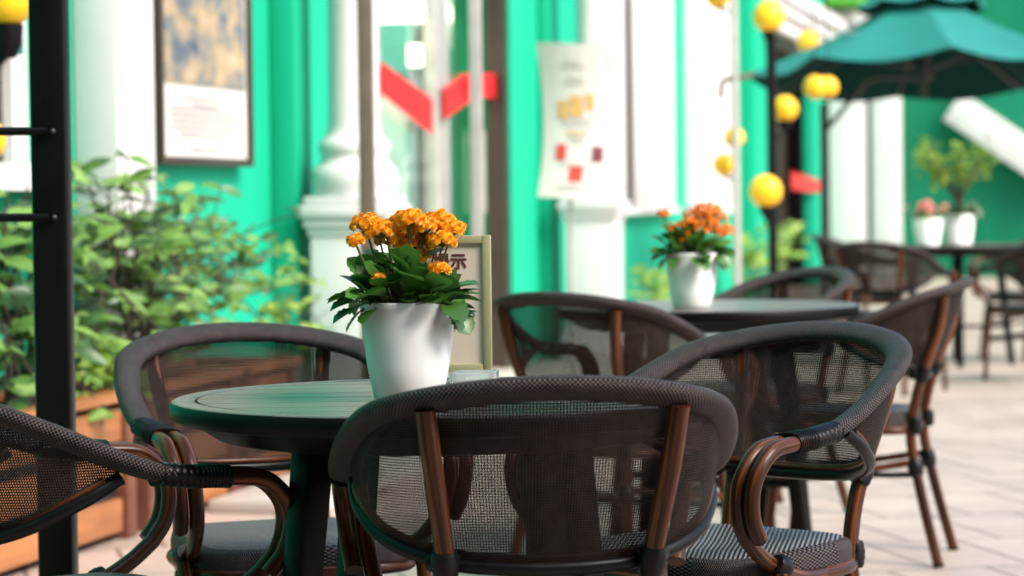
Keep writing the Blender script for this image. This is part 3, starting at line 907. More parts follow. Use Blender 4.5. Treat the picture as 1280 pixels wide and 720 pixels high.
# made-up shop interior: coloured boxes stand in for reflections in the glass
part('shop_back_wall', M['interior'], [(sD0 - .5, sD1 + .6, -1.95, -1.9, 0, 3.4)])
part('added_glow_panel', M['amberglow'], [(sD0 - .5, sD1 + .54, -1.9, -.65, 2.22, 2.28)])  # glowing panel added to brighten the room behind the glass
sI = sD1 + .55
def Wi(px, ds=0): return (hit(px, 150, O + U * (sI - ds), U) - O).dot(Nn)
def Zi(px, py, ds=0): return hit(px, py, O + U * (sI - ds), U).z
part('shop_side_wall', M['interior'], [(sI, sI + .05, -1.9, -.6, 0, 3.4)])
part('teal_reflection_box', M['interiorteal'], [(sI - .35, sI - .02, Wi(474, .35), Wi(516, .35), Zi(500, 92, .35), Zi(500, 28, .35))])
part('low_reflection_box', M['interiorteal'], [(sI - .2, sI - .02, Wi(508, .2), Wi(520, .2), .1, Zi(500, 150, .2))])
part('dark_reflection_box', M['interiordark'], [(sI - .3, sI - .02, Wi(526, .3), Wi(539, .3), .1, 2.2)])
part('tall_reflection_box', M['interiorteal'], [(sI - .25, sI - .02, Wi(561, .25), Wi(575, .25), .1, Zi(565, 60, .25))])
part('added_glow_box', M['amberglow'], [(sI - .5, sI - .44, Wi(511, .5), Wi(526, .5), Zi(518, 82, .5), Zi(518, 56, .5))])  # small glowing box added for an amber gleam behind the glass
# windows with white shutters beyond the second column
for (pane, fmat, z, pa, pb, px1, px2) in ((M['brown'], M['white'], zV, 768, 783, 798, 845), (M['bluegrey'], M['bluegrey'], zX, 860, 875, 879, 917)):
    a, b = S(pa, -.225), S(px2, -.19)
    w_ = part('window', pane, [(a, b, -.27, -.236, z, 3.1)])
    part('window_frame', fmat, [(a, S(pb, -.225), -.235, -.225, z, 3.1)], parent=w_)
    part('shutter', M['white'], [(S(px1, -.19), b, -.235, -.19, z - .02, 3.1)], parent=w_, bevel=.006)
    part('sill', M['white'], [(a - .05, b + .05, -.249, -.16, z - .07, z - .022)], parent=w_)
# far doorway
part('door', M['brown'], [(sE0, sE1, -.50, -.46, 0, 2.9)])
part('door_frame', M['brown'], [(sE0, sE0 + .12, -.45, -.18, 0, 2.9), (sE1 - .12, sE1, -.45, -.18, 0, 2.9), (sE0 + .12, sE1 - .12, -.45, -.18, 2.7, 2.9)])
part('pilaster', M['green'], [(S(1020, -.1), S(1031, -.1), WALL + .002, -.1, 0, HT)], bevel=.01)
part('pilaster', M['green'], [(S(946, -.1), S(957, -.1), WALL + .002, -.1, 0, HT)], bevel=.01)
part('cornice', M['white'], [(S(945), SW - .5, WALL + .002, -.06, Zat(1000, 60), Zat(1000, 44)), (S(945), SW - .5, WALL + .002, .0, Zat(1000, 42), Zat(1000, 30)), (S(945), SW - .5, WALL + .002, .06, Zat(1000, 28), Zat(1000, 12))])
# cross wing closing the street, faces the viewer
WL = 14.0
part('wing_wall', M['greend'], [(SW, SW + .4, WALL, WL, 0, 6.0)])  # darker green carries the shade on this face
wp0 = O + U * SW
def Wg(px, off=0): return (hit(px, 250, wp0 - U * off, U) - O).dot(Nn)
part('pilaster', M['white'], [(SW - .25, SW - .002, Wg(1037, .25), Wg(1083, .25), 0, 2.75)], bevel=.012)
part('pilaster', M['white'], [(SW - .25, SW - .002, Wg(1090, .25), Wg(1126, .25), 0, 2.75)], bevel=.012)
def Zw(px, py): return hit(px, py, wp0, U).z
part('cornice', M['white'], [(SW - .45, SW - .003, WALL + .1, Wg(1150), Zw(1010, 70), Zw(1010, 52)), (SW - .35, SW - .003, WALL + .1, Wg(1150), Zw(1010, 50), Zw(1010, 36)), (SW - .45, SW - .003, WALL + .1, Wg(1150), Zw(1010, 34), Zw(1010, 17))])
part('awning', M['awning'], [(SW - 1.0, SW - .003, WALL + .1, Wg(1085), Zw(1010, 14), Zw(1010, -40))])
# white sloping stair string on the wing
a0, b0 = hit(1192, 133, wp0, U), hit(1330, 226, wp0, U)
la = ((a0 - O).dot(Nn), a0.z); lb = ((b0 - O).dot(Nn), b0.z)
mb = MB(); hh = .21
dx, dz_ = lb[0] - la[0], lb[1] - la[1]; LL = math.hypot(dx, dz_); nx, nz = -dz_ / LL * hh, dx / LL * hh
q = [(la[0] + nx, la[1] + nz), (lb[0] + nx, lb[1] + nz), (lb[0] - nx, lb[1] - nz), (la[0] - nx, la[1] - nz)]
mb.add([(SW - .3, -a, b) for a, b in q] + [(SW - .003, -a, b) for a, b in q], [[0, 1, 2, 3], [7, 6, 5, 4], [0, 4, 5, 1], [1, 5, 6, 2], [2, 6, 7, 3], [3, 7, 4, 0]])
mb.build('stair_string', M['white'], bl, bevel=.01)

# taupe awning post by the doors
q = at(460, 300, 9.9)
tp = thing('metal_post', 'slim taupe metal post standing before the first white column', 'post', (q.x, q.y, 0))
mb = MB(); mb.box((-.029, -.029, 0), (.029, .029, 3.2)); mb.build('pole', M['greypost'], tp, bevel=.006)
mb = MB(); mb.box((-.06, -.06, .0), (.06, .06, .014)); mb.build('base_plate', M['greypost'], tp, bevel=.003)
q = at(596, 200, 12.6)
tp2 = thing('metal_post', 'slim grey metal post standing before the glass doors', 'post', (q.x, q.y, 0))
mb = MB(); mb.box((-.03, -.03, .04), (.03, .03, 3.2)); mb.build('pole', M['frame'], tp2, bevel=.006)
mb = MB(); mb.box((-.06, -.06, .044), (.06, .06, .058)); mb.build('base_plate', M['frame'], tp2, bevel=.003)

# ------------------------------------------------------------------ framed poster on the wall
def wallframe(px0, px1, pyb, ztop, w, name, label, cat):
    s0, s1 = S(px0, w), S(px1, w)
    zb = Zat((px0 + px1) / 2, pyb, w)
    root = thing(name, label, cat, O + U * ((s0 + s1) / 2) + Nn * w + V((0, 0, zb)), BA)
    return root, s1 - s0, ztop - zb
pr, pw, ph = wallframe(205, 320, 207, 2.25, -.17, 'framed_poster', 'tall dark framed poster hanging on the green wall above the shrub', 'poster')
mb = MB(); fw = .040
mb.box((-pw / 2, -.0, 0), (-pw / 2 + fw, .078, ph)); mb.box((pw / 2 - fw, 0, 0), (pw / 2, .078, ph)); mb.box((-pw / 2 + fw, 0, 0), (pw / 2 - fw, .078, fw * .8)); mb.box((-pw / 2 + fw, 0, ph - fw), (pw / 2 - fw, .078, ph))
mb.build('frame', M['brown'], pr, bevel=.006)
mb = MB(); mb.box((-pw / 2 + fw, .02, fw * .8), (pw / 2 - fw, .06, ph - fw)); mb.build('paper', M['whitepaper'], pr, smooth=False)
zs = Zat(262, 108, -.17) - Zat(262, 207, -.17)
mb = MB(); mb.box((-pw / 2 + fw + .05, .015, zs), (pw / 2 - fw - .03, .0195, ph - fw - .03)); mb.build('photograph', M['photo'], pr, smooth=False)
mb = MB()
for i, (z, w0) in enumerate(((.84, .45), (.76, .3), (.70, .8), (.62, .82), (.54, .78), (.46, .82), (.38, .6), (.2, .4))):
    zz = zs * z; hw = (pw / 2 - fw) * w0
    mb.box((-hw, .0165, zz - .006), (hw * (.8 + .2 * (i % 2)), .0195, zz + .007))
mb.build('printed_lines', M['greyink'], pr, smooth=False)

# ------------------------------------------------------------------ red sash across the doors
def strip(mb, pts, wd, w, th=.006):
    """pts: list of (px, py) centre line on plane w, wd: width in px at each end"""
    a = []
    for (x, y), h in zip(pts, wd):
        s = S(x, w, y); zt = Zat(x, y - h / 2, w); zb = Zat(x, y + h / 2, w)
        a.append((s, zb, zt))
    for (s0, b0, t0), (s1, b1, t1) in zip(a[:-1], a[1:]):
        vs = [(s0, -w, b0), (s1, -w, b1), (s1, -w, t1), (s0, -w, t0), (s0, -w + th, b0), (s1, -w + th, b1), (s1, -w + th, t1), (s0, -w + th, t0)]
        mb.add(vs, [[0, 1, 2, 3], [7, 6, 5, 4], [0, 4, 5, 1], [1, 5, 6, 2], [2, 6, 7, 3], [3, 7, 4, 0]])
mb = MB(); strip(mb, [(477, 97), (509, 122), (541, 146)], (40, 42, 44), -.40)
o = mb.build('red_sash', M['ribbon'], None, loc=O, rz=BA); tag(o, 'wide red sash slanting down across the left glass door', 'sash', 'red sashes on the doors')
mb = MB(); strip(mb, [(556, 130), (580, 112), (602, 106)], (40, 38, 32), -.40)
o = mb.build('red_sash', M['ribbon'], None, loc=O, rz=BA); tag(o, 'red sash rising to the right across the right glass door', 'sash', 'red sashes on the doors')
mb = MB(); strip(mb, [(604, 107), (639, 107)], (30, 31), -.32)
o = mb.build('red_sash', M['ribbon'], None, loc=O, rz=BA); tag(o, 'short level red sash beside the green jamb of the doors', 'sash', 'red sashes on the doors')
mb = MB(); strip(mb, [(990, 226), (1010, 230), (1030, 234)], (22, 18, 12), -.08)
o = mb.build('red_sash', M['ribbon'], None, loc=O, rz=BA); tag(o, 'red sash on the far brown doorway beyond the lamp post', 'sash', 'red sashes on the doors')

# ------------------------------------------------------------------ menu banner on a stand
BY = 13.2
bc = at(721, 368, BY)
br = thing('menu_banner', 'white curved menu banner on a slim stand before the second column', 'banner', (bc.x, BY, 0), R(-8))
kk = BY / F_PX
zt0 = at(721, 55, BY).z; zb0 = at(721, 248, BY).z
bw = 88 * kk
def bf(u, v, off=0):
    z = zb0 + (zt0 - zb0) * v
    bow = .05 * (1 - (2 * v - 1) ** 2)
    x = (u - .5) * bw + .028 * ((2 * v - 1) ** 2) * -1 + .014
    y = -.02 + bow + .03 * (1 - (2 * u - 1) ** 2) * -1 + off
    return V((x, y, z + (.5 - u) * .02))
mb = MB(); mb.grid(lambda u, v: bf(u, v, 0), 12, 20); mb.grid(lambda u, v: bf(u, v, .006), 12, 20)
b2 = MB(); mb.build('panel', M['whitepaper'], br, solid='raw')
def patch(name, mat, px, py, w, h, frac=1):
    u0 = .5 + (px - w / 2 - 721) / 88; u1 = .5 + (px + w / 2 - 721) / 88
    v0 = (248 - py - h / 2) / 193; v1 = (248 - py + h / 2) / 193
    m = MB(); m.grid(lambda u, v: bf(u0 + (u1 - u0) * u, v0 + (v1 - v0) * v, -.004), 4, 4)
    return m.build(name, mat, br, solid='raw')
patch('menu_picture', M['foodtan'], 703, 138, 12, 22); patch('menu_picture', M['foodtan'], 720, 133, 16, 26); patch('menu_picture', M['foodtan'], 737, 127, 10, 20)
patch('menu_picture', M['foodred'], 701, 191, 13, 20); patch('menu_picture', M['fooddark'], 747, 192, 14, 20); patch('menu_picture', M['foodred'], 722, 217, 17, 20)
for y_, w_ in ((78, 18), (84, 30), (98, 20), (104, 26), (150, 40), (156, 34), (166, 26), (172, 22), (177, 16), (206, 40), (232, 34), (237, 44)):
    patch('printed_line', M['faintink'] if y_ != 166 else M['foodtan'], 720, y_, w_, 3)
mb = MB(); mb.tube([V((-.03, .05, .012)), V((-.03, .05, zb0 + .05))], .014, 10); mb.tube([V((-.03, .05, zb0 + .05)), V((-.03, .062, zt0 - .02))], .009, 8); mb.build('stand_pole', M['frame'], br)
mb = MB(); mb.lathe([(.17, 0), (.17, .012), (.03, .02), (.0001, .02)], (-.03, .05, 0), 24); mb.build('stand_base', M['frame'], br)

# ------------------------------------------------------------------ timber planters along the wall
def planter(s0, s1, label):
    w0, w1 = -.22, .24
    L = s1 - s0
    root = thing('timber_planter', label, 'planter', O + U * ((s0 + s1) / 2), BA, 'timber planters along the wall')
    H = .46
    b = MB()
    for k in range(3):
        z0 = .03 + k * .145; z1 = z0 + .105
        b.box((-L / 2 + .06, -w1, z0), (L / 2 - .06, -w1 + .025, z1)); b.box((-L / 2 + .06, -w0 - .025, z0), (L / 2 - .06, -w0, z1))
        b.box((-L / 2, -w1 + .08, z0), (-L / 2 + .025, -w0 - .08, z1)); b.box((L / 2 - .025, -w1 + .08, z0), (L / 2, -w0 - .08, z1))
    b.build('boards', M['wood'], root, bevel=.003)
    for sx in (-1, 1):
        for (ya) in (-w1 - .012, -w0 - .068):
            m = MB(); m.box((sx * L / 2 - .04, ya, 0), (sx * L / 2 + .04, ya + .08, H - .012)); m.build('post', M['wooddark'], root, bevel=.004)
    m = MB()
    m.box((-L / 2 - .05, -w1 - .03, H - .011), (L / 2 + .05, -w1 + .065, H + .016)); m.box((-L / 2 - .05, -w0 - .085, H - .011), (L / 2 + .05, -w0 + .01, H + .016))
    m.box((-L / 2 - .05, -w1 + .066, H - .0105), (-L / 2 + .05, -w0 - .086, H + .0155)); m.box((L / 2 - .05, -w1 + .066, H - .0105), (L / 2 + .05, -w0 - .086, H + .0155))
    m.build('top_rail', M['wood'], root, bevel=.004)
    m = MB(); m.grid(lambda u, v: V((-L / 2 + .03 + (L - .06) * u, -w1 + .03 + (w1 - w0 - .06) * v, .40 + .025 * math.sin(u * 23 + v * 9) * math.sin(v * 3.14))), 24, 8); m.build('soil', M['soil'], root, solid='raw')
    m = MB(); m.box((-L / 2 + .03, -w1 + .03, .02), (L / 2 - .03, -w0 - .03, .36)); m.build('liner', M['interiordark'], root, smooth=False)
sp = [S(163, .24), S(176, .24), S(291, .24), S(303, .24), S(366, .24)]
planter(sp[0] - 2.3, sp[0] - .05, 'timber planter at the left edge, mostly behind the black post')
planter(sp[1] + .05, sp[2] - .04, 'timber planter of orange boards under the big shrub, behind the rear chair')
planter(sp[3] + .05, sp[4] - .04, 'small timber planter next to the pale stone step')

# ------------------------------------------------------------------ shrubs
def shrub(name, label, pos, targets, leafmat, L, W, per, seed, stem_r=.011, group=None, droop=.2, spread=.12, cat='shrub', leafmat2=None, zb=.40):
    """targets: tip points (world) the branches grow to; leaves sit in loose whorls along the upper part of each"""
    rnd = random.Random(seed)
    root = thing(name, label, cat, (pos[0], pos[1], zb), 0, group)
    base = V((pos[0], pos[1], zb))
    st = MB(); lf = MB(); lf2 = MB()
    for t in targets:
        t = V(t) - base
        mid = V((t.x * .35, t.y * .35, t.z * .55)) + V((rnd.uniform(-.05, .05), rnd.uniform(-.05, .05), 0))
        path = catmull([V((rnd.uniform(-.04, .04), rnd.uniform(-.04, .04), -.03)), mid, t], 7)
        n = len(path)
        st.tube(path, lambda i: stem_r * (1 - .75 * i / n), 6)
        for k in range(per):
            f = rnd.uniform(.38, 1.0) ** .7
            p = path[min(n - 1, int(f * (n - 1)))]
            tw = p + V((rnd.gauss(0, spread), rnd.gauss(0, spread * .8), rnd.gauss(0, spread * .8)))
            st.tube([p, p.lerp(tw, .5) + V((0, 0, .01)), tw], .0025, 4)
            nl = rnd.randint(3, 6); a0 = rnd.random() * 6.28
            for j in range(nl):
                a = a0 + j * 2 * math.pi / nl + rnd.uniform(-.3, .3)
                d = V((math.cos(a), math.sin(a), rnd.uniform(-.45, .55)))
                ll = L * rnd.uniform(.65, 1.2)
                add_leaf(lf if rnd.random() < .6 or leafmat2 is None else lf2, tw, d, V((rnd.uniform(.1, .9), rnd.uniform(-1.0, -.1), .7)), leaf_shape(ll, W * ll / L, 5, droop * rnd.uniform(.3, 1.5)), rnd.uniform(.1, .5))
    st.build('stems', M['bark'], root, angle=60)
    lf.build('foliage', leafmat, root, solid='raw', angle=80)
    if leafmat2 is not None: lf2.build('darker_foliage', leafmat2, root, solid='raw', angle=80)  # leaves picked at random for the second, darker leaf colour
    return root
def W0(px, py, w): 
    return hit(px, py, O + Nn * w, Nn)
b0 = W0(178, 480, .03)
shrub('leafy_shrub', 'big leafy shrub in the planter under the framed poster', (b0.x, b0.y), [W0(x, y, w) for x, y, w in ((110, 225, .0), (135, 232, .1), (160, 222, .05), (125, 255, .2), (150, 270, .12), (185, 236, .1), (205, 246, .0), (230, 246, .05), (255, 255, .1), (285, 270, .05), (318, 280, .1), (300, 318, .05), (285, 345, .12), (200, 290, .18), (235, 300, .1), (170, 310, .2), (120, 330, .2), (265, 300, .0), (330, 320, .08), (240, 360, .15), (190, 350, .2))], M['leafb'], .088, .018, 10, 21, leafmat2=M['leafd'])
b0 = W0(20, 480, .03)
shrub('leafy_shrub', 'leafy shrub at the left edge, seen behind the black post', (b0.x, b0.y), [W0(x, y, w) for x, y, w in ((-30, 250, 0), (10, 240, .1), (30, 260, .05), (60, 270, .1), (-20, 320, .15), (20, 330, .1), (50, 350, .1), (80, 380, .2), (0, 400, .2), (35, 230, .0))], M['leafb'], .10, .021, 8, 22, leafmat2=M['leafd'])
b0 = W0(125, 480, .12)
shrub('low_plant', 'low lime green plant at the foot of the big shrub', (b0.x, b0.y), [W0(x, y, w) for x, y, w in ((105, 420, .15), (120, 440, .18), (140, 430, .15), (155, 450, .18), (110, 465, .2), (165, 470, .15))], M['leafy'], .07, .018, 6, 23, .006, spread=.05, cat='plant', leafmat2=M['leafb'])
b0 = W0(350, 440, .1)
shrub('low_plant', 'loose yellow green plant at the base of the first column', (b0.x, b0.y), [W0(x, y, w) for x, y, w in ((345, 355, .1), (372, 345, .15), (388, 335, .15), (400, 370, .18), (415, 385, .18), (330, 385, .1), (360, 390, .15))], M['leafy'], .055, .013, 5, 24, .005, spread=.05, cat='plant', leafmat2=M['leafb'])
b0 = W0(825, 372, .1)
shrub('low_plant', 'yellow green plant left of the second flower pot, by the wall', (b0.x, b0.y), [W0(x, y, w) for x, y, w in ((800, 350, .1), (815, 335, .1), (830, 345, .15), (840, 330, .1), (812, 360, .15))], M['leafy'], .10, .024, 6, 25, .006, spread=.08, cat='plant', leafmat2=M['leafb'], zb=.1)
b0 = W0(950, 345, .15)
shrub('low_plant', 'lime green plant by the wall at the foot of the lamp post', (b0.x, b0.y), [W0(x, y, w) for x, y, w in ((925, 310, .1), (938, 295, .1), (948, 300, .15), (932, 325, .2), (952, 320, .2), (985, 265, .1), (992, 285, .1), (982, 300, .1))], M['leafy'], .13, .03, 6, 26, .008, spread=.12, cat='plant', leafmat2=M['leafb'], zb=.0)

# ------------------------------------------------------------------ lamp post with yellow globes
def globe(parent, c, r, cup=True, nm='globe'):
    mb = MB(); mb.sphere(c, r, 28, 16); o = mb.build(nm, M['lantern'], parent, angle=80)
    return o
LY = 16.5
lp = at(966, 300, LY)
lr = thing('lamp_post', 'black lamp post with yellow globes left of the teal parasol', 'lamp post', (lp.x, LY, 0))
k = LY / F_PX
zt1 = at(962, 40, LY).z
mb = MB(); mb.tube([V((0, 0, 0)), V((0, 0, .25)), V((0, 0, .26)), V((0, 0, zt1))], lambda i: .055 if i < 2 else .031, 16); mb.build('pole', M['blackmetal'], lr)
def lglobe(px, py, r=20, dy=0):
    p = at(px, py, LY + dy) - V((lp.x, LY, 0))
    c = globe(lr, p, r * k)
    mb = MB(); mb.lathe([(.012, -r * k - .06), (.04, -r * k - .02), (.045, -r * k + .01), (.03, -r * k + .015)], p, 16); mb.build('globe_cup', M['blackmetal'], lr)
    if abs(p.x) > .04 or dy:
        b = p - V((0, 0, r * k + .05))
        mb = MB(); mb.tube(catmull([b, V((b.x * .6, b.y * .6, b.z - .05)), V((0, 0, b.z - .02))], 5), .012, 8); mb.build('bracket', M['blackmetal'], lr)
lglobe(961, 21, 20); lglobe(957, 239, 20.5, -.25); lglobe(981, 136, 17, .2)

# grey pole with hook arm and globes
GY = 14.5
gp = at(922, 300, GY); k = GY / F_PX
gr = thing('lantern_pole', 'thin pale grey pole with a hooked arm and yellow globes', 'pole', (gp.x, GY, 0))
mb = MB(); mb.tube([V((0, 0, 0)), V((-.01, 0, 2.6))], .021, 12); mb.build('pole', M['frame'], gr)
za = at(922, 100, GY).z
mb = MB(); mb.tube(catmull([V((-.085, 0, za - .10)), V((-.075, 0, za - .015)), V((-.03, 0, za + .01)), V((.05, 0, za + .02)), V((.10, 0, za + .03))], 5), .015, 8); mb.build('hook_arm', M['greypost'], gr)
for (px, py, r) in ((905, 206, 14), (918, 172, 13), (897, -4, 15)):
    p = at(px, py, GY + .12) - V((gp.x, GY, 0))
    globe(gr, p, r * k * 1.0)
    mb = MB(); mb.tube([p + V((0, 0, -r * k)), V((0, .01, p.z - r * k - .03))], .008, 8); mb.build('bracket', M['greypost'], gr)

# lantern string above the parasol
ws = thing('lantern_string', 'thin cable with three yellow globe lanterns strung past the teal parasol', 'lantern string', at(1000, 10, 18.6))
wb = V(ws.location)
mb = MB(); mb.tube([at(x, y, d) - wb for x, y, d in ((930, -30, 17.0), (976, 0, 17.6), (1012, 18, 18.2), (1060, 40, 18.9), (1110, 52, 22.0))], .006, 6); mb.build('cable', M['frame'], ws)
for px, py, d, r in ((1019, 109, 17.2, 15), (1034, 109, 17.5, 14), (1010, 52, 22.5, 14)):
    p = at(px, py, d) - wb
    globe(ws, p, r * d / F_PX)
    mb = MB(); mb.tube([p + V((0, 0, r * d / F_PX)), V((p.x, p.y, .1 + .1 * (d > 20)))], .004, 6); mb.build('cord', M['blackmetal'], ws)

# wall lantern at the left edge
w0 = W0(6, -2, .1)
wr = thing('wall_lantern', 'large yellow globe lantern in a black cup at the top left corner', 'lantern', w0, BA, 'yellow globe lanterns on the wall at left')
k = w0.y / F_PX
mb = MB(); mb.sphere(V((0, 0, 0)), 37 * k, 28, 16); mb.build('globe', M['lantern'], wr, angle=80)
mb = MB(); mb.lathe([(.03, -37 * k - .09), (.05, -37 * k - .05), (.055, -37 * k + .01), (.04, -37 * k + .016)], n=18); mb.build('globe_cup', M['blackmetal'], wr)
mb = MB(); mb.tube(catmull([V((0, 0, -37 * k - .08)), V((0, .08, -37 * k - .12)), V((0, .35, -37 * k - .12))], 5), .014, 8); mb.build('bracket', M['blackmetal'], wr)
w0 = W0(-21, 175, .1)
wr2 = copy_tree(wr); wr2.location = w0; wr2.scale = (.75, .75, .75)
tag(wr2, 'smaller yellow globe lantern half out of frame, left of the black post', 'lantern', 'yellow globe lanterns on the wall at left')

# ------------------------------------------------------------------ teal parasol
UY = 20.0
uc = at(1154, 85, UY)
ur = thing('parasol', 'large teal cantilever parasol with a double tiered canopy', 'parasol', (uc.x, UY, 0))
Rr = 1.32; zr = 1.99
tilt = Matrix.Rotation(R(-5.2), 3, 'X')
def canopy(Rc, z_rim, z_top, r_top, sag, nseg=8):
    def fn(u, v):
        a8 = u * nseg; k0 = math.floor(a8 - 1e-9) if a8 >= nseg else math.floor(a8); f = a8 - k0
        a0 = 2 * math.pi * k0 / nseg - math.pi / 2; a1 = a0 + 2 * math.pi / nseg
        p0 = V((math.cos(a0), math.sin(a0), 0)); p1 = V((math.cos(a1), math.sin(a1), 0))
        dirv = p0.lerp(p1, f)
        r = r_top + (Rc - r_top) * v
        h = z_top + (z_rim - z_top) * (v ** .82)
        s = math.sin(math.pi * f)
        p = dirv * (r * (1 - .035 * s * v)) + V((0, 0, h - sag * s * v))
        p = tilt @ (p - V((0, 0, zr))) + V((0, 0, zr))
        return p
    return fn
f1 = canopy(Rr, zr, zr + .45, .36, .065)
mb = MB(); mb.grid(f1, 64, 10); mb.build('canopy', M['teal'], ur, solid='raw', angle=30)
mb = MB(); mb.grid(lambda u, v: f1(u, v) - V((0, 0, .012)), 64, 10); mb.build('canopy_undershade', M['undershade'], ur, solid='raw', angle=30)  # extra sheet added under the canvas, its shade painted dark
f2 = canopy(.50, zr + .50, zr + .74, .01, .03)
mb = MB(); mb.grid(f2, 64, 6); mb.build('top_canopy', M['teal'], ur, solid='raw', angle=30)
mb = MB(); mb.grid(lambda u, v: f2(u, v) - V((0, 0, .01)), 64, 6); mb.build('top_undershade', M['undershade'], ur, solid='raw', angle=30)  # same added dark sheet under the upper tier
for i in range(8):
    a = 2 * math.pi * i / 8 - math.pi / 2; d = V((math.cos(a), math.sin(a), 0))
    tr = lambda p: tilt @ (p - V((0, 0, zr))) + V((0, 0, zr))
    mb = MB(); mb.tube([tr(d * .08 + V((0, 0, zr + .43))), tr(d * Rr * .97 + V((0, 0, zr - .02)))], .012, 6); mb.build('rib', M['umbmetal'], ur)
    mb = MB(); mb.tube([tr(d * .06 + V((0, 0, zr + .02))), tr(d * Rr * .52 + V((0, 0, zr + .18)))], .010, 6); mb.build('strut', M['umbmetal'], ur)
mb = MB(); mb.tube([V((0, 0, zr - .18)), V((0, 0, zr + .72))], .03, 12); mb.tube([V((0, 0, zr - .06)), V((0, 0, zr + .06))], .075, 12); mb.build('hub', M['umbmetal'], ur)
mxp = at(1030, 300, UY + .3).x - uc.x
mb = MB(); mb.tube([V((mxp, .3, 0)), V((mxp, .3, 1.78))], .026, 12); mb.build('mast', M['umbmetal'], ur)
mb = MB(); mb.tube(catmull([V((mxp, .3, 1.55)), V((mxp + .25, .22, 1.85)), V((mxp * .5, .12, 1.96)), V((0, 0, 1.96))], 6), .02, 10); mb.build('arm', M['umbmetal'], ur)
mb = MB(); mb.box((mxp - .4, -.1, 0), (mxp + .4, .7, .07)); mb.build('base_slab', M['umbmetal'], ur, bevel=.01)

# ------------------------------------------------------------------ pots and chairs of the rear tables
def smallpot(name, label, px, py, Y, r, h, group):
    p = at(px, py, Y)
    root = thing(name, label, 'flower pot', (p.x, Y, TZ), 0, group)
    mb = MB(); mb.lathe([(.0001, 0), (r * .7, 0), (r * .78, .006), (r, h - .01), (r, h), (r * .93, h), (r * .9, h - .02), (.0001, h - .02)], n=32, cap=False); mb.build('pot', M['potwhite'], root)
    return root
a = smallpot('potted_flower', 'white pot of pink flowers on the far table', 1160, 318, 16.75, .093, .17, 'white pots on the far table')
rnd = random.Random(5)
lf = MB()
for i in range(34):
    p = V((rnd.gauss(0, .045), rnd.gauss(0, .045), .20 + rnd.random() * .07)); mb = MB(); floret(mb, p, V((p.x * 4, p.y * 4 - .2, .5)), .022, rnd); mb.build('blossom', M['pink'], a, solid='raw')
    add_leaf(lf, V((p.x * .6, p.y * .6, .155)), V((p.x * 4, p.y * 4, .6)), V((0, 0, 1)), leaf_shape(.07, .02, 5), .2)
lf.build('foliage', M['leafb'], a, solid='raw')
a = smallpot('potted_tree', 'small lime green bushy tree in a white pot on the far table', 1199, 322, 16.9, .10, .19, 'white pots on the far table')
st = MB(); lf = MB(); lf2 = MB()
for i in range(30):
    p = V((rnd.uniform(-.24, .2), rnd.gauss(0, .1), rnd.uniform(.40, .62)))
    st.tube(catmull([V((0, 0, .15)), V((p.x * .2, p.y * .2, .33)), p], 4), .004, 5)
    for j in range(16):
        q = p + V((rnd.gauss(0, .03), rnd.gauss(0, .03), rnd.gauss(0, .03)))
        add_leaf(lf, q, V((rnd.uniform(-1, 1), rnd.uniform(-1, 1), rnd.uniform(-.4, .8))), V((0, 0, 1)), leaf_shape(.045, .014, 4), .2)
for i in range(60):
    p = V((rnd.gauss(.02, .05), rnd.gauss(0, .05), .17)); add_leaf(lf2, p, V((rnd.uniform(-1, 1), rnd.uniform(-1, 1), rnd.uniform(0, 1.4))), V((0, 0, 1)), leaf_shape(.12, .018, 5), .2)
st.build('stems', M['bark'], a); lf.build('foliage', M['leafy'], a, solid='raw'); lf2.build('undergrowth', M['leafd'], a, solid='raw')
place_chair(2.07, 14.6, (.5, .86), 'woven armchair left of the far table, its back turned', GR)
place_chair(2.30, 17.2, (1, -.2), 'woven armchair far back, half hidden between the far table and the white pilasters', GR)
place_chair(3.02, 15.3, (-.35, .9), 'woven armchair right of the far table, cut by the right edge', GR)
place_chair(3.35, 17.3, (-.8, -.4), 'woven armchair behind the far table at the right edge', GR)

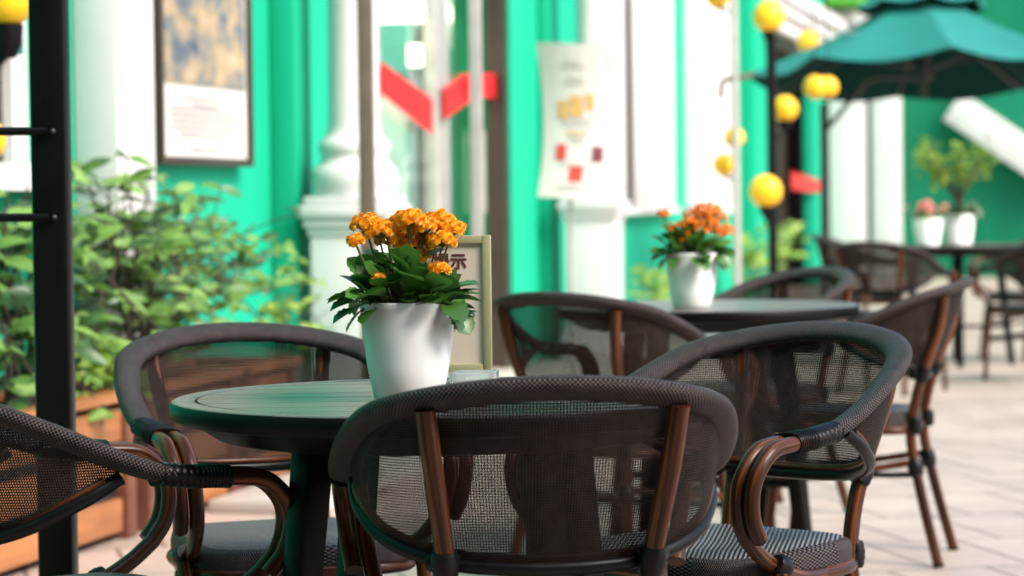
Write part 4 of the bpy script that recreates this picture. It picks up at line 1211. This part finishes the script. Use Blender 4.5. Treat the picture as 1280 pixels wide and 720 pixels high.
# ------------------------------------------------------------------ unseen brick house, added behind the viewer to shade the foreground
M['brick'] = mat_plain('brown_brick', (0.16, 0.11, 0.085), 0.8, var=0.25, scale=6, bump=.3)
hb = thing('light_blocking_house', 'unseen brown brick house added behind the viewer to block light', 'building', (0, -5, 0))
mb = MB()
wx = [-10 + 2.6 * i for i in range(9)]
for z0, z1 in ((0, .9), (2.5, 3.9), (5.5, 6.9), (8.5, 9.9), (11.5, 12.6)): mb.box((-12, -.4, z0), (13, 0, z1))
for z0 in (.9, 3.9, 6.9, 9.9):
    xs = [-12] + [v for x in wx for v in (x - .55, x + .55)] + [13]
    for i in range(0, len(xs), 2): mb.box((xs[i], -.4, z0), (xs[i + 1], 0, z0 + 1.6))
mb.build('wall', M['brick'], hb, smooth=False)
for z0 in (.9, 3.9, 6.9, 9.9):
    for x in wx:
        mb = MB(); mb.box((x - .549, -.3, z0 + .001), (x + .549, -.25, z0 + 1.599)); mb.build('window', M['interiordark'], hb, smooth=False)

# ------------------------------------------------------------------ light
w = bpy.data.worlds.new('World'); scn.world = w; w.use_nodes = True
nt = w.node_tree
sky = nt.nodes.new('ShaderNodeTexSky'); sky.sky_type = 'NISHITA'; sky.sun_disc = False
SUN = V((.62, -.52, .74)).normalized()
el = math.asin(SUN.z); az = math.atan2(SUN.x, SUN.y)
sky.sun_elevation = el; sky.sun_rotation = az
sky.dust_density = 3.0; sky.air_density = 1.0
bg = nt.nodes['Background']
nt.links.new(sky.outputs[0], bg.inputs[0]); bg.inputs[1].default_value = 0.15
sd = bpy.data.lights.new('sun', 'SUN'); sd.energy = 2.1; sd.angle = R(26); sd.color = (1, .96, .9)
so = bpy.data.objects.new('sun', sd); COL.objects.link(so)
so.rotation_euler = (-SUN).to_track_quat('-Z', 'Y').to_euler()
scn.view_settings.view_transform = 'Standard'; scn.view_settings.look = 'None'
scn.view_settings.gamma = 1; scn.view_settings.use_curve_mapping = False
scn.view_settings.exposure = 1.28
scn.cycles.transparent_max_bounces = 24
scn.cycles.max_bounces = 8
